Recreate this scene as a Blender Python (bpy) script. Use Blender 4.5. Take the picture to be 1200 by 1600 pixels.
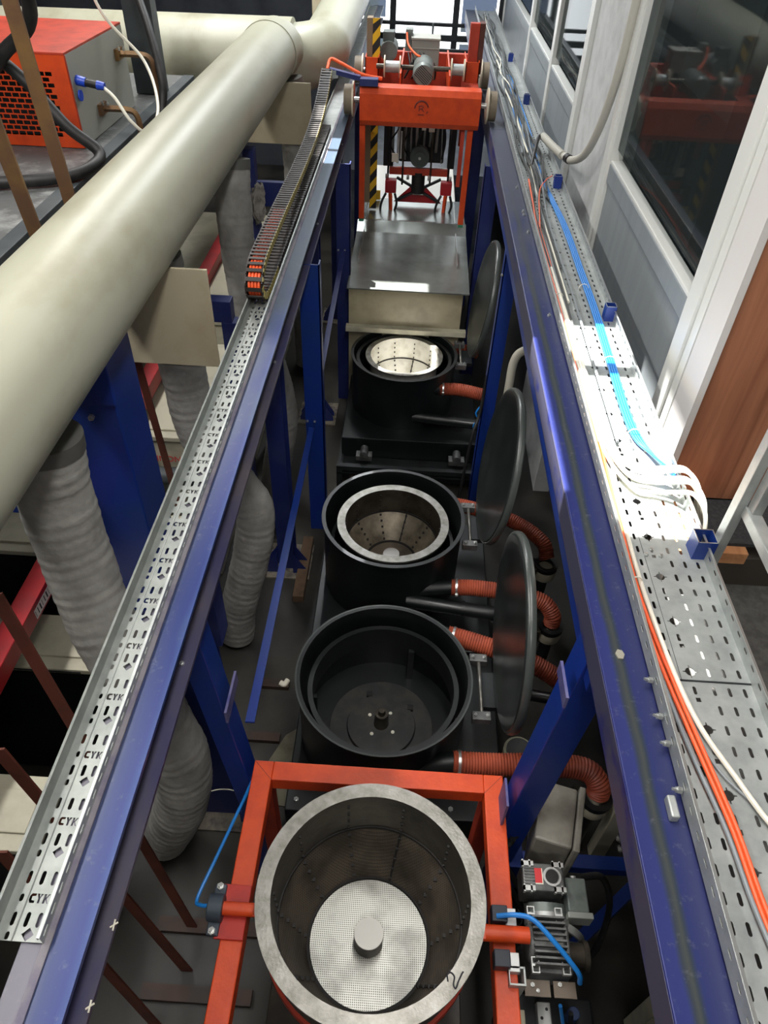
import bpy, bmesh, math, random
from mathutils import Vector, Matrix
from mathutils.geometry import delaunay_2d_cdt
random.seed(7)
for o in list(bpy.data.objects): bpy.data.objects.remove(o)
SC = bpy.context.scene
COL = SC.collection
PI = math.pi

# ------------------------------------------------------------------ camera
cam_d = bpy.data.cameras.new('camera'); cam = bpy.data.objects.new('camera', cam_d); COL.objects.link(cam)
cam_d.sensor_fit = 'VERTICAL'; cam_d.sensor_height = 36.0; cam_d.lens = 36.0 * 1110.0 / 1600.0
cam_d.clip_start = 0.05; cam_d.clip_end = 100
R = Matrix(((0.99817423, -0.05885638, 0.01356991), (0.05005891, 0.68040603, -0.73112361), (0.03379825, 0.73046804, 0.68211005)))
M4 = R.to_4x4(); M4.translation = Vector((0, 0, 3.6)); cam.matrix_world = M4
SC.camera = cam

# ------------------------------------------------------------------ world, sun, area lights, exposure
w = bpy.data.worlds.new('world'); SC.world = w; w.use_nodes = True
bgn = w.node_tree.nodes['Background']; bgn.inputs[0].default_value = (0.93, 0.97, 1.0, 1); bgn.inputs[1].default_value = 2.2
SUN_DIR = Vector((0.25, -0.2, -1.0))
sd = bpy.data.lights.new('sun', 'SUN'); sd.energy = 26; sd.angle = 0.009; sd.color = (1, 0.97, 0.92)
so = bpy.data.objects.new('sun', sd); COL.objects.link(so); so.location = (0, 0, 8)
so.rotation_euler = SUN_DIR.to_track_quat('-Z', 'Y').to_euler()
def area(name, loc, sx, sy, energy, col=(1, 0.97, 0.93), rot=(0, 0, 0)):
    d = bpy.data.lights.new(name, 'AREA'); d.shape = 'RECTANGLE'; d.size = sx; d.size_y = sy; d.energy = energy; d.color = col
    o = bpy.data.objects.new(name, d); COL.objects.link(o); o.location = loc; o.rotation_euler = rot
    return o
area('ceiling_lamp', (-2.2, 1.5, 4.9), 0.3, 3.0, 80)
area('ceiling_lamp', (-2.2, 6.5, 4.9), 0.3, 3.0, 80)
area('ceiling_lamp', (0.2, 1.2, 4.9), 0.3, 2.4, 46)
area('ceiling_lamp', (-0.5, 7.6, 4.9), 0.3, 2.4, 85, (0.95, 0.98, 1))
area('ceiling_lamp', (0.3, -1.6, 4.9), 2.4, 0.3, 42)
SC.view_settings.view_transform = 'Standard'; SC.view_settings.look = 'None'
SC.view_settings.gamma = 1; SC.view_settings.use_curve_mapping = False
SC.view_settings.exposure = 0.62

# ------------------------------------------------------------------ materials
def lin(c):
    c = c / 255.0
    return c / 12.92 if c <= 0.04045 else ((c + 0.055) / 1.055) ** 2.4
def rgb(t): return (lin(t[0]), lin(t[1]), lin(t[2]), 1)
MATS = {}
def mat(name, c, rough=0.5, metal=0.0, c2=None, scale=6.0, lo=0.45, hi=0.65, stretch=(1, 1, 1), bump=0.0, bscale=40.0, spec=0.5, detail=6, coat=0.0):
    if name in MATS: return MATS[name]
    m = bpy.data.materials.new(name); m.use_nodes = True; nt = m.node_tree; N = nt.nodes; L = nt.links
    p = N['Principled BSDF']; p.inputs['Base Color'].default_value = rgb(c); p.inputs['Roughness'].default_value = rough
    p.inputs['Metallic'].default_value = metal; p.inputs['Specular IOR Level'].default_value = spec
    p.inputs['Coat Weight'].default_value = coat
    tc = N.new('ShaderNodeTexCoord'); mp = N.new('ShaderNodeMapping'); mp.inputs['Scale'].default_value = stretch
    L.new(tc.outputs['Object'], mp.inputs['Vector'])
    if c2 is not None:
        n = N.new('ShaderNodeTexNoise'); n.inputs['Scale'].default_value = scale; n.inputs['Detail'].default_value = detail
        n.inputs['Roughness'].default_value = 0.6
        L.new(mp.outputs[0], n.inputs['Vector'])
        r = N.new('ShaderNodeValToRGB'); r.color_ramp.elements[0].position = lo; r.color_ramp.elements[1].position = hi
        r.color_ramp.elements[0].color = rgb(c); r.color_ramp.elements[1].color = rgb(c2)
        L.new(n.outputs['Fac'], r.inputs[0]); L.new(r.outputs[0], p.inputs['Base Color'])
    if bump:
        n2 = N.new('ShaderNodeTexNoise'); n2.inputs['Scale'].default_value = bscale; n2.inputs['Detail'].default_value = 4
        L.new(mp.outputs[0], n2.inputs['Vector'])
        b = N.new('ShaderNodeBump'); b.inputs['Strength'].default_value = bump; b.inputs['Distance'].default_value = 0.01
        L.new(n2.outputs['Fac'], b.inputs['Height']); L.new(b.outputs[0], p.inputs['Normal'])
    MATS[name] = m
    return m
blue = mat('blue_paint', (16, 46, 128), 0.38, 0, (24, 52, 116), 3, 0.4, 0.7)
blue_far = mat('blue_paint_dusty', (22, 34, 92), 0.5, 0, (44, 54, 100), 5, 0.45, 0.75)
orange = mat('orange_paint', (206, 72, 24), 0.42, 0, (188, 60, 22), 14, 0.4, 0.7, (1, 1, 1), 0.08, 60)
orange_d = mat('red_orange_paint', (180, 60, 36), 0.5, 0, (146, 46, 30), 9, 0.4, 0.7)
redp = mat('red_paint', (165, 22, 32), 0.45, 0, (140, 30, 36), 6)
galv = mat('galvanised_steel', (178, 182, 180), 0.48, 0.55, (150, 155, 154), 14, 0.35, 0.7, (1, 1, 1), 0.03, 90)
galv_d = mat('dull_galvanised_steel', (146, 150, 146), 0.5, 0.5, (122, 127, 124), 14, 0.35, 0.7)
zinc = mat('bright_zinc', (200, 202, 200), 0.3, 0.85)
steel = mat('brushed_steel', (150, 148, 142), 0.42, 0.7, (112, 110, 102), 22, 0.35, 0.7, (1, 1, 1), 0.1, 120)
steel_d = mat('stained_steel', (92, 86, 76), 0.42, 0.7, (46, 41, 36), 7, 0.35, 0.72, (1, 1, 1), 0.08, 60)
black = mat('black_plastic', (15, 19, 20), 0.42, 0, (26, 31, 32), 6, 0.4, 0.8, coat=0.1)
blackrub = mat('black_rubber', (16, 16, 17), 0.55, 0, (34, 33, 33), 12)
lidm = mat('dark_grey_lid_plastic', (34, 38, 38), 0.30, 0, (48, 52, 50), 5, 0.45, 0.8)
gearm = mat('cast_aluminium_dark', (112, 113, 112), 0.45, 0.45, (70, 71, 71), 16, 0.4, 0.7, (1, 1, 1), 0.1, 60)
gearl = mat('cast_aluminium_light', (196, 198, 196), 0.45, 0.6)
greyp = mat('grey_motor_paint', (116, 124, 120), 0.42, 0.1, (84, 90, 88), 9)
boxm = mat('grey_box_plastic', (158, 154, 144), 0.45, 0, (92, 84, 76), 5, 0.42, 0.72)
hose_o = mat('orange_flexible_hose', (164, 78, 54), 0.5, 0, (132, 62, 46), 8)
fabric = mat('grey_hose_fabric', (150, 149, 144), 0.9, 0, (112, 110, 106), 7, 0.35, 0.75, (1, 1, 1), 0.5, 22)
ductm = mat('beige_plastic_pipe', (160, 160, 142), 0.42, 0, (132, 127, 104), 3.2, 0.50, 0.82, (1, 0.45, 1), 0.12, 9)
boardm = mat('cream_plastic_board', (186, 176, 150), 0.5, 0, (174, 160, 132), 4)
copper = mat('copper_bar', (108, 80, 58), 0.5, 0.3, (140, 108, 60), 4, 0.45, 0.75)
brownp = mat('brown_painted_steel', (90, 46, 34), 0.55, 0, (70, 36, 28), 6)
cable_o = mat('orange_cable', (232, 92, 44), 0.45)
cable_w = mat('white_cable', (226, 222, 206), 0.45)
cable_b = mat('blue_cable', (26, 120, 200), 0.4)
cable_g = mat('grey_cable', (128, 134, 138), 0.5)
cable_k = mat('dark_grey_cable', (72, 74, 74), 0.5)
pvc = mat('grey_pvc_panel', (136, 143, 147), 0.45, 0, (126, 133, 137), 2, 0.4, 0.7, (1, 6, 0.4))
pvcw = mat('white_pvc_frame', (214, 216, 212), 0.35)
wallm = mat('white_plaster', (196, 198, 198), 0.8, 0, (178, 180, 180), 9, 0.4, 0.7, (1, 1, 1), 0.15, 60)
tankm = mat('cream_tank_plastic', (190, 186, 164), 0.5, 0, (160, 156, 138), 5)
darkm = mat('dark_steel', (40, 44, 46), 0.5, 0.3, (28, 30, 32), 8)
darkpost = mat('dark_grey_post', (58, 64, 68), 0.55, 0.2, (72, 78, 80), 4)
whitem = mat('white_plastic', (222, 218, 202), 0.5)
yellowm = mat('yellow_paint', (224, 178, 30), 0.5)
coverm = mat('silver_cover_sheet', (150, 156, 152), 0.24, 0.6, (118, 122, 118), 4, 0.4, 0.75, (1, 1, 1), 0.02, 10)
mirror = mat('polished_disc', (150, 148, 143), 0.4, 0.5)
black_ink = mat('black_ink', (22, 20, 30), 0.7)
redlab = mat('red_label', (206, 52, 56), 0.5)
concrete_l = mat('pale_concrete', (104, 100, 84), 0.8, 0, (70, 66, 54), 5)
woodb = mat('brown_timber', (92, 72, 54), 0.8, 0, (66, 50, 38), 8)

def floor_mat():
    m = bpy.data.materials.new('dark_wet_concrete'); m.use_nodes = True; nt = m.node_tree; N = nt.nodes; L = nt.links
    p = N['Principled BSDF']; tc = N.new('ShaderNodeTexCoord')
    n = N.new('ShaderNodeTexNoise'); n.inputs['Scale'].default_value = 1.6; n.inputs['Detail'].default_value = 9; n.inputs['Roughness'].default_value = 0.62
    L.new(tc.outputs['Object'], n.inputs['Vector'])
    r = N.new('ShaderNodeValToRGB'); e = r.color_ramp.elements
    e[0].position = 0.4; e[0].color = rgb((17, 16, 14)); e[1].position = 0.66; e[1].color = rgb((56, 53, 46))
    L.new(n.outputs['Fac'], r.inputs[0]); L.new(r.outputs[0], p.inputs['Base Color'])
    q = N.new('ShaderNodeMapRange'); q.inputs['From Min'].default_value = 0.35; q.inputs['From Max'].default_value = 0.65
    q.inputs['To Min'].default_value = 0.5; q.inputs['To Max'].default_value = 0.75
    L.new(n.outputs['Fac'], q.inputs['Value']); L.new(q.outputs[0], p.inputs['Roughness'])
    b = N.new('ShaderNodeBump'); b.inputs['Strength'].default_value = 0.3; b.inputs['Distance'].default_value = 0.01
    L.new(n.outputs['Fac'], b.inputs['Height']); L.new(b.outputs[0], p.inputs['Normal'])
    return m
floorm = floor_mat()

def stripe_mat(name, stops, rough=0.42, metal=0.1, wear=None):
    """paint with bands of wear along the beam; stops = [(x, rgb)...] across the object's x"""
    m = bpy.data.materials.new(name); m.use_nodes = True; nt = m.node_tree; N = nt.nodes; L = nt.links
    p = N['Principled BSDF']; p.inputs['Roughness'].default_value = rough; p.inputs['Metallic'].default_value = metal
    tc = N.new('ShaderNodeTexCoord'); sx = N.new('ShaderNodeSeparateXYZ'); L.new(tc.outputs['Object'], sx.inputs[0])
    n = N.new('ShaderNodeTexNoise'); n.inputs['Scale'].default_value = 9; n.inputs['Detail'].default_value = 8
    mp = N.new('ShaderNodeMapping'); mp.inputs['Scale'].default_value = (1, 0.35, 1)
    L.new(tc.outputs['Object'], mp.inputs[0]); L.new(mp.outputs[0], n.inputs['Vector'])
    ad = N.new('ShaderNodeMath'); ad.operation = 'MULTIPLY_ADD'; ad.inputs[1].default_value = 0.028
    L.new(n.outputs['Fac'], ad.inputs[0]); L.new(sx.outputs[0], ad.inputs[2])
    x0, x1 = stops[0][0], stops[-1][0]
    mr = N.new('ShaderNodeMapRange'); mr.inputs['From Min'].default_value = x0 + 0.014; mr.inputs['From Max'].default_value = x1 + 0.014
    L.new(ad.outputs[0], mr.inputs['Value'])
    r = N.new('ShaderNodeValToRGB'); cr = r.color_ramp
    cr.elements[0].position = 0; cr.elements[0].color = rgb(stops[0][1]); cr.elements[1].position = 1; cr.elements[1].color = rgb(stops[-1][1])
    for x, c in stops[1:-1]:
        e = cr.elements.new((x - x0) / (x1 - x0)); e.color = rgb(c)
    L.new(mr.outputs[0], r.inputs[0])
    out = r.outputs[0]
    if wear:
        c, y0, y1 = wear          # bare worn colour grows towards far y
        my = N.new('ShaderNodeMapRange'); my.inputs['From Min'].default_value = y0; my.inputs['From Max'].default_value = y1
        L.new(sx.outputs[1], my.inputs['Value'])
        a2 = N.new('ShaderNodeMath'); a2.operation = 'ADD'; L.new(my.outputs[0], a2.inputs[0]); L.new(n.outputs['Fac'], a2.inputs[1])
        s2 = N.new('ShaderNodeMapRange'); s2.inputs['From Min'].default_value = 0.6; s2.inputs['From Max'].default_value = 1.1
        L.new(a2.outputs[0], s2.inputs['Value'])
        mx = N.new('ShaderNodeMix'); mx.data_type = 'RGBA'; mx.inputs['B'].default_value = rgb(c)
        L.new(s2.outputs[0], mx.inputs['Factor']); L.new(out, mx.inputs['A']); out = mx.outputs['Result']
    ns = N.new('ShaderNodeTexNoise'); ns.inputs['Scale'].default_value = 38; ns.inputs['Detail'].default_value = 7; ns.inputs['Roughness'].default_value = 0.7
    L.new(tc.outputs['Object'], ns.inputs['Vector'])
    rs = N.new('ShaderNodeMapRange'); rs.inputs['From Min'].default_value = 0.58; rs.inputs['From Max'].default_value = 0.78; rs.inputs['To Max'].default_value = 0.5
    L.new(ns.outputs['Fac'], rs.inputs['Value'])
    ms = N.new('ShaderNodeMix'); ms.data_type = 'RGBA'; ms.inputs['B'].default_value = rgb((110, 110, 116))
    L.new(rs.outputs[0], ms.inputs['Factor']); L.new(out, ms.inputs['A']); out = ms.outputs['Result']
    L.new(out, p.inputs['Base Color'])
    return m

def wood_mat(name, c1, c2, axis=(14, 14, 0.8)):
    m = bpy.data.materials.new(name); m.use_nodes = True; nt = m.node_tree; N = nt.nodes; L = nt.links
    p = N['Principled BSDF']; p.inputs['Roughness'].default_value = 0.45
    tc = N.new('ShaderNodeTexCoord'); mp = N.new('ShaderNodeMapping'); mp.inputs['Scale'].default_value = axis
    L.new(tc.outputs['Object'], mp.inputs[0])
    n = N.new('ShaderNodeTexNoise'); n.inputs['Scale'].default_value = 1.5; n.inputs['Detail'].default_value = 9; n.inputs['Distortion'].default_value = 0.6
    L.new(mp.outputs[0], n.inputs['Vector'])
    r = N.new('ShaderNodeValToRGB'); r.color_ramp.elements[0].position = 0.3; r.color_ramp.elements[1].position = 0.72
    r.color_ramp.elements[0].color = rgb(c1); r.color_ramp.elements[1].color = rgb(c2)
    L.new(n.outputs['Fac'], r.inputs[0]); L.new(r.outputs[0], p.inputs['Base Color'])
    return m
woodpan = wood_mat('brown_wood_laminate', (140, 88, 64), (186, 128, 96))
woodstep = wood_mat('light_wood_laminate', (150, 98, 64), (196, 142, 98), (14, 1.2, 14))

def dots_mat(name, base, hole, scale, metal=0.8, rough=0.4):
    m = bpy.data.materials.new(name); m.use_nodes = True; nt = m.node_tree; N = nt.nodes; L = nt.links
    p = N['Principled BSDF']; p.inputs['Roughness'].default_value = rough; p.inputs['Metallic'].default_value = metal
    tc = N.new('ShaderNodeTexCoord'); v = N.new('ShaderNodeTexVoronoi'); v.inputs['Scale'].default_value = scale; v.inputs['Randomness'].default_value = 0.0
    L.new(tc.outputs['Object'], v.inputs['Vector'])
    n = N.new('ShaderNodeTexNoise'); n.inputs['Scale'].default_value = 9; n.inputs['Detail'].default_value = 6; L.new(tc.outputs['Object'], n.inputs['Vector'])
    r0 = N.new('ShaderNodeValToRGB'); r0.color_ramp.elements[0].color = rgb(tuple(int(q * 0.7) for q in base)); r0.color_ramp.elements[1].color = rgb(base)
    r0.color_ramp.elements[0].position = 0.35; r0.color_ramp.elements[1].position = 0.6; L.new(n.outputs['Fac'], r0.inputs[0])
    r = N.new('ShaderNodeMath'); r.operation = 'GREATER_THAN'; r.inputs[1].default_value = 0.36
    L.new(v.outputs['Distance'], r.inputs[0])
    mx = N.new('ShaderNodeMix'); mx.data_type = 'RGBA'; mx.inputs['A'].default_value = rgb(hole)
    L.new(r.outputs[0], mx.inputs['Factor']); L.new(r0.outputs[0], mx.inputs['B']); L.new(mx.outputs['Result'], p.inputs['Base Color'])
    return m
perf_light = dots_mat('perforated_steel_sheet', (168, 168, 162), (84, 82, 77), 150)
perf_dark = dots_mat('perforated_stained_steel', (112, 102, 90), (58, 52, 45), 170, 0.5, 0.42)

def glass_mat(name, c, alpha_mix=0.5, rough=0.03):
    m = bpy.data.materials.new(name); m.use_nodes = True; nt = m.node_tree; N = nt.nodes; L = nt.links
    p = N['Principled BSDF']; p.inputs['Base Color'].default_value = rgb(c); p.inputs['Roughness'].default_value = rough
    t = N.new('ShaderNodeBsdfTransparent'); t.inputs[0].default_value = (0.72, 0.78, 0.78, 1); mx = N.new('ShaderNodeMixShader'); mx.inputs[0].default_value = alpha_mix
    L.new(t.outputs[0], mx.inputs[1]); L.new(p.outputs[0], mx.inputs[2]); L.new(mx.outputs[0], N['Material Output'].inputs[0])
    return m
glass = glass_mat('tinted_window_glass', (50, 56, 56), 0.4)
bluepane = glass_mat('blue_film_pane', (40, 70, 150), 0.7, 0.3)
frost = glass_mat('pale_blue_pane', (150, 180, 210), 0.7, 0.3)

# ------------------------------------------------------------------ mesh helpers
def catmull(pts, n=8):
    P = [Vector(p) for p in pts]
    if len(P) < 3: return [P[0].lerp(P[-1], i / n) for i in range(n + 1)]
    Q = [P[0] * 2 - P[1]] + P + [P[-1] * 2 - P[-2]]; out = []
    for i in range(1, len(Q) - 2):
        a, b, c, d = Q[i - 1], Q[i], Q[i + 1], Q[i + 2]
        for k in range(n):
            t = k / n
            out.append(0.5 * ((2 * b) + (c - a) * t + (2 * a - 5 * b + 4 * c - d) * t * t + (3 * b - a - 3 * c + d) * t ** 3))
    out.append(P[-1]); return out
def resample(P, step):
    out = [P[0].copy()]; acc = 0.0
    for i in range(len(P) - 1):
        a, b = P[i], P[i + 1]; l = (b - a).length
        if l < 1e-9: continue
        while acc + l >= step:
            t = (step - acc) / l; a = a.lerp(b, t); out.append(a.copy()); l = (b - a).length; acc = 0.0
        acc += l
    return out
class B:
    def __init__(s): s.bm = bmesh.new()
    def box(s, x0, x1, y0, y1, z0, z1, rot=None, piv=None):
        vs = [s.bm.verts.new((x, y, z)) for x in (x0, x1) for y in (y0, y1) for z in (z0, z1)]
        for f in ((0, 1, 3, 2), (4, 6, 7, 5), (0, 4, 5, 1), (2, 3, 7, 6), (0, 2, 6, 4), (1, 5, 7, 3)): s.bm.faces.new([vs[i] for i in f])
        if rot is not None:
            c = Vector(piv) if piv else Vector(((x0 + x1) / 2, (y0 + y1) / 2, (z0 + z1) / 2))
            for v in vs: v.co = rot @ (v.co - c) + c
        return s
    def bar(s, p0, p1, wx, wz, up=(0, 0, 1)):
        """rectangular bar between two points, wx across, wz along 'up'"""
        p0, p1 = Vector(p0), Vector(p1); d = (p1 - p0).normalized(); u = Vector(up)
        a = d.cross(u).normalized(); b = a.cross(d).normalized()
        vs = [s.bm.verts.new(p + a * i * wx / 2 + b * j * wz / 2) for p in (p0, p1) for i in (-1, 1) for j in (-1, 1)]
        for f in ((0, 1, 3, 2), (4, 6, 7, 5), (0, 4, 5, 1), (2, 3, 7, 6), (0, 2, 6, 4), (1, 5, 7, 3)): s.bm.faces.new([vs[i] for i in f])
        return s
    def rings(s, C, frames, radii, seg=16, cap=True, closed=False):
        R_ = []
        for c, (a, b), r in zip(C, frames, radii):
            R_.append([s.bm.verts.new(c + (a * math.cos(2 * PI * k / seg) + b * math.sin(2 * PI * k / seg)) * r) for k in range(seg)])
        n = len(R_)
        for i in range(n - 1 + (1 if closed else 0)):
            A, D = R_[i], R_[(i + 1) % n]
            for k in range(seg):
                f = s.bm.faces.new((A[k], A[(k + 1) % seg], D[(k + 1) % seg], D[k])); f.smooth = True
        if cap and not closed:
            s.bm.faces.new(R_[0][::-1]); s.bm.faces.new(R_[-1])
        return s
    def cyl(s, p0, p1, r0, r1=None, seg=20, cap=True):
        p0, p1 = Vector(p0), Vector(p1); d = (p1 - p0).normalized(); t = Vector((0, 0, 1)) if abs(d.z) < 0.9 else Vector((1, 0, 0))
        a = d.cross(t).normalized(); b = d.cross(a).normalized()
        return s.rings([p0, p1], [(a, b)] * 2, [r0, r0 if r1 is None else r1], seg, cap)
    def tube(s, pts, r, seg=10, n=8, fn=None, step=None, cap=True):
        P = catmull(pts, n)
        if step: P = resample(P, step)
        fr = []; prev = None
        for i, p in enumerate(P):
            d = (P[min(i + 1, len(P) - 1)] - P[max(i - 1, 0)]).normalized()
            if prev is None:
                t = Vector((0, 0, 1)) if abs(d.z) < 0.9 else Vector((1, 0, 0)); a = d.cross(t).normalized()
            else: a = (prev - d * prev.dot(d)).normalized()
            prev = a; fr.append((a, d.cross(a).normalized()))
        rad = [fn(i, len(P)) if fn else r for i in range(len(P))]
        return s.rings(P, fr, rad, seg, cap)
    def lathe(s, c, prof, seg=48, axis=(0, 0, 1), smooth=True, closed=False, ref=None):
        c = Vector(c); ax = Vector(axis).normalized()
        t = Vector(ref) if ref else (Vector((1, 0, 0)) if abs(ax.x) < 0.9 else Vector((0, 1, 0)))
        b = ax.cross(t).normalized(); a = b.cross(ax).normalized()
        R_ = []
        for r, z in prof:
            if r < 1e-6: R_.append([s.bm.verts.new(c + ax * z)])
            else: R_.append([s.bm.verts.new(c + ax * z + (a * math.cos(2 * PI * k / seg) + b * math.sin(2 * PI * k / seg)) * r) for k in range(seg)])
        m = len(R_)
        for i in range(m - 1 + (1 if closed else 0)):
            A, D = R_[i], R_[(i + 1) % m]
            for k in range(seg):
                k2 = (k + 1) % seg
                if len(A) == 1 and len(D) == 1: continue
                if len(A) == 1: f = s.bm.faces.new((A[0], D[k2], D[k]))
                elif len(D) == 1: f = s.bm.faces.new((A[k], A[k2], D[0]))
                else: f = s.bm.faces.new((A[k], A[k2], D[k2], D[k]))
                f.smooth = smooth
        return s
    def prism(s, pts, dirv):
        """polygon of 3D points extruded by vector"""
        d = Vector(dirv); A = [s.bm.verts.new(Vector(p)) for p in pts]; D = [s.bm.verts.new(Vector(p) + d) for p in pts]; n = len(A)
        s.bm.faces.new(A[::-1]); s.bm.faces.new(D)
        for i in range(n): s.bm.faces.new((A[i], A[(i + 1) % n], D[(i + 1) % n], D[i]))
        return s
    def bolt(s, p, d, r=0.008, h=0.008):
        d = Vector(d).normalized(); p = Vector(p); t = Vector((0, 0, 1)) if abs(d.z) < 0.9 else Vector((1, 0, 0))
        a = d.cross(t).normalized(); b = d.cross(a).normalized(); return s.rings([p, p + d * h, p + d * h * 1.001, p + d * h * 1.8], [(a, b)] * 4, [r, r, r * .55, r * .5], 6)
    def islands(s):
        seen = set(); out = []
        for v in s.bm.verts:
            if v in seen: continue
            stack = [v]; seen.add(v); grp = []
            while stack:
                q = stack.pop(); grp.append(q)
                for e in q.link_edges:
                    o_ = e.other_vert(q)
                    if o_ not in seen: seen.add(o_); stack.append(o_)
            out.append(grp)
        return out
    def build_each(s, name, m, parent=None, bevel=0.0, n=1):
        """every n connected pieces become one object"""
        isl = s.islands(); res = []
        for k in range(0, len(isl), n):
            b = B(); mp = {}
            vs = [v for g in isl[k:k + n] for v in g]; S = set(vs)
            for v in vs: mp[v] = b.bm.verts.new(v.co)
            done = set()
            for v in vs:
                for f in v.link_faces:
                    if f not in done: done.add(f); nf = b.bm.faces.new([mp[q] for q in f.verts]); nf.smooth = f.smooth
            res.append(b.build(name, m, parent, bevel))
        s.bm.free(); return res
    def build(s, name, m, parent=None, bevel=0.0):
        bmesh.ops.recalc_face_normals(s.bm, faces=s.bm.faces[:])
        for e in s.bm.edges:
            if len(e.link_faces) == 2 and e.calc_face_angle(0) > 0.6: e.smooth = False
        me = bpy.data.meshes.new(name); s.bm.to_mesh(me); s.bm.free(); me.materials.append(m)
        o = bpy.data.objects.new(name, me); COL.objects.link(o)
        if bevel:
            md = o.modifiers.new('bevel', 'BEVEL'); md.width = bevel; md.segments = 2; md.limit_method = 'ANGLE'; md.angle_limit = 0.7
        if parent is not None:
            o.parent = parent
            o.matrix_parent_inverse = Matrix.Translation(-world_loc(parent))
        return o
LOC = {}
def world_loc(o): return LOC.get(o.name, Vector((0, 0, 0)))
def tag(o, label=None, cat=None, group=None, kind=None):
    if label: o['label'] = label
    if cat: o['category'] = cat
    if group: o['group'] = group
    if kind: o['kind'] = kind
    return o
def thing(name, loc, label, cat, group=None):
    o = bpy.data.objects.new(name, None); COL.objects.link(o); o.location = loc; o.empty_display_size = 0.1
    LOC[o.name] = Vector(loc); return tag(o, label, cat, group)
def struct(o): o['kind'] = 'structure'; return o
def dup(root, offset, label):
    def cp(o, par):
        c = o.copy(); COL.objects.link(c); c.parent = par
        for ch in [q for q in ALLCH(o)]: cp(ch, c)
        return c
    r = cp(root, None); r.location = root.location + Vector(offset); r['label'] = label; return r
def ALLCH(o): return [q for q in bpy.data.objects if q.parent == o]

def plate_holes(W, Lc, holes, z=0.0):
    """one perforated cell 0..W x 0..Lc -> list of triangles [(x,y)...]"""
    vs = [Vector((0, 0)), Vector((W, 0)), Vector((W, Lc)), Vector((0, Lc))]; faces = [[0, 1, 2, 3]]
    for h in holes:
        st = len(vs); vs += [Vector(p) for p in h]; faces.append(list(range(st, len(vs))))
    edges = []; st = 0
    for f in faces: edges += [(f[i], f[(i + 1) % len(f)]) for i in range(len(f))]
    V, E, F, ov, oe, of = delaunay_2d_cdt(vs, edges, [], 0, 1e-7)
    def inside(p, poly):
        c = False; n = len(poly)
        for i in range(n):
            x1, y1 = poly[i]; x2, y2 = poly[(i + 1) % n]
            if (y1 > p[1]) != (y2 > p[1]) and p[0] < (x2 - x1) * (p[1] - y1) / (y2 - y1) + x1: c = not c
        return c
    tri = []
    for f in F:
        c = sum((V[i] for i in f), Vector((0, 0))) / len(f)
        if not any(inside(c, h) for h in holes): tri.append(f)
    return V, tri
def slot(cx, cy, w_, l_, n=4):
    r = w_ / 2; h = l_ / 2 - r; P = []
    for k in range(n + 1): a = PI * k / n; P.append((cx + r * math.cos(a), cy + h + r * math.sin(a)))
    for k in range(n + 1): a = PI + PI * k / n; P.append((cx + r * math.cos(a), cy - h + r * math.sin(a)))
    return P
def circ(cx, cy, r, n=12): return [(cx + r * math.cos(2 * PI * k / n), cy + r * math.sin(2 * PI * k / n)) for k in range(n)]
def letter(ch, cx, cy, w_, h_):
    x0, x1, y0, y1 = cx - w_ / 2, cx + w_ / 2, cy - h_ / 2, cy + h_ / 2; t = w_ * 0.36
    if ch == 'C':
        return [[(x1, y1), (x0 + t * .7, y1), (x0, y1 - t), (x0, y0 + t), (x0 + t * .7, y0), (x1, y0), (x1, y0 + t), (x0 + t * 1.2, y0 + t * 1.2), (x0 + t * 1.2, y1 - t * 1.2), (x1, y1 - t)][::-1]]
    if ch == 'Y':
        m = (x0 + x1) / 2
        return [[(m - t / 2, y0), (m + t / 2, y0), (m + t / 2, cy), (x1, y1), (x1 - t, y1), (m, cy + t * .8), (x0 + t, y1), (x0, y1), (m - t / 2, cy)]]
    if ch == 'K':
        return [[(x0, y0), (x0 + t, y0), (x0 + t, cy - t * .3), (x1 - t * .8, y0), (x1, y0), (x0 + t * 1.6, cy), (x1, y1), (x1 - t * .8, y1), (x0 + t, cy + t * .3), (x0 + t, y1), (x0, y1)]]

# ================================================================== STRUCTURE
CEIL = 5.0
struct(B().box(-5.5, 3.6, -3, 13, -0.1, 0).build('floor', floorm))
# unseen ceiling; openings added to shape the sun patches, built as strips
def opening(px0, px1, py0, py1, z):
    k = CEIL - z; return (px0 - SUN_DIR.x * k, px1 - SUN_DIR.x * k, py0 - SUN_DIR.y * k, py1 - SUN_DIR.y * k)
o1 = opening(0.665, 1.03, 1.56, 2.86, 2.12)
o2 = opening(-0.30, 0.27, 4.60, 5.16, 0.70)
o3 = opening(0.535, 0.575, 1.75, 2.75, 2.03)  # thin slit added to throw a sun streak on the beam side
cb = B()
xs = sorted([-5.5, 3.6, *o1[:2], *o2[:2], *o3[:2]]); ys = sorted([-3, 13, *o1[2:], *o2[2:], *o3[2:]])
for i in range(len(xs) - 1):
    for j in range(len(ys) - 1):
        cx, cy = (xs[i] + xs[i + 1]) / 2, (ys[j] + ys[j + 1]) / 2
        if any(o[0] < cx < o[1] and o[2] < cy < o[3] for o in (o1, o2, o3)): continue
        cb.box(xs[i], xs[i + 1], ys[j], ys[j + 1], CEIL, CEIL + 0.05)
ceilm = mat('pale_ceiling_sheet', (196, 198, 196), 0.8)
struct(cb.build('ceiling', ceilm))
sb = B()
for yy in (0.38, 0.66): 
    y_ = o1[2] + (o1[3] - o1[2]) * (0.72 if yy == 0.66 else 0.3)
    if yy == 0.66: sb.box(o1[0], o1[1], y_ - 0.04, y_ + 0.04, CEIL, CEIL + 0.04)
sb.box(o2[0], o2[1], (o2[2] + o2[3]) / 2 - 0.02, (o2[2] + o2[3]) / 2 + 0.02, CEIL, CEIL + 0.04)
struct(sb.build('added_shade_bars', darkm))  # unseen bars added across the openings to stripe the sun patches
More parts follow.
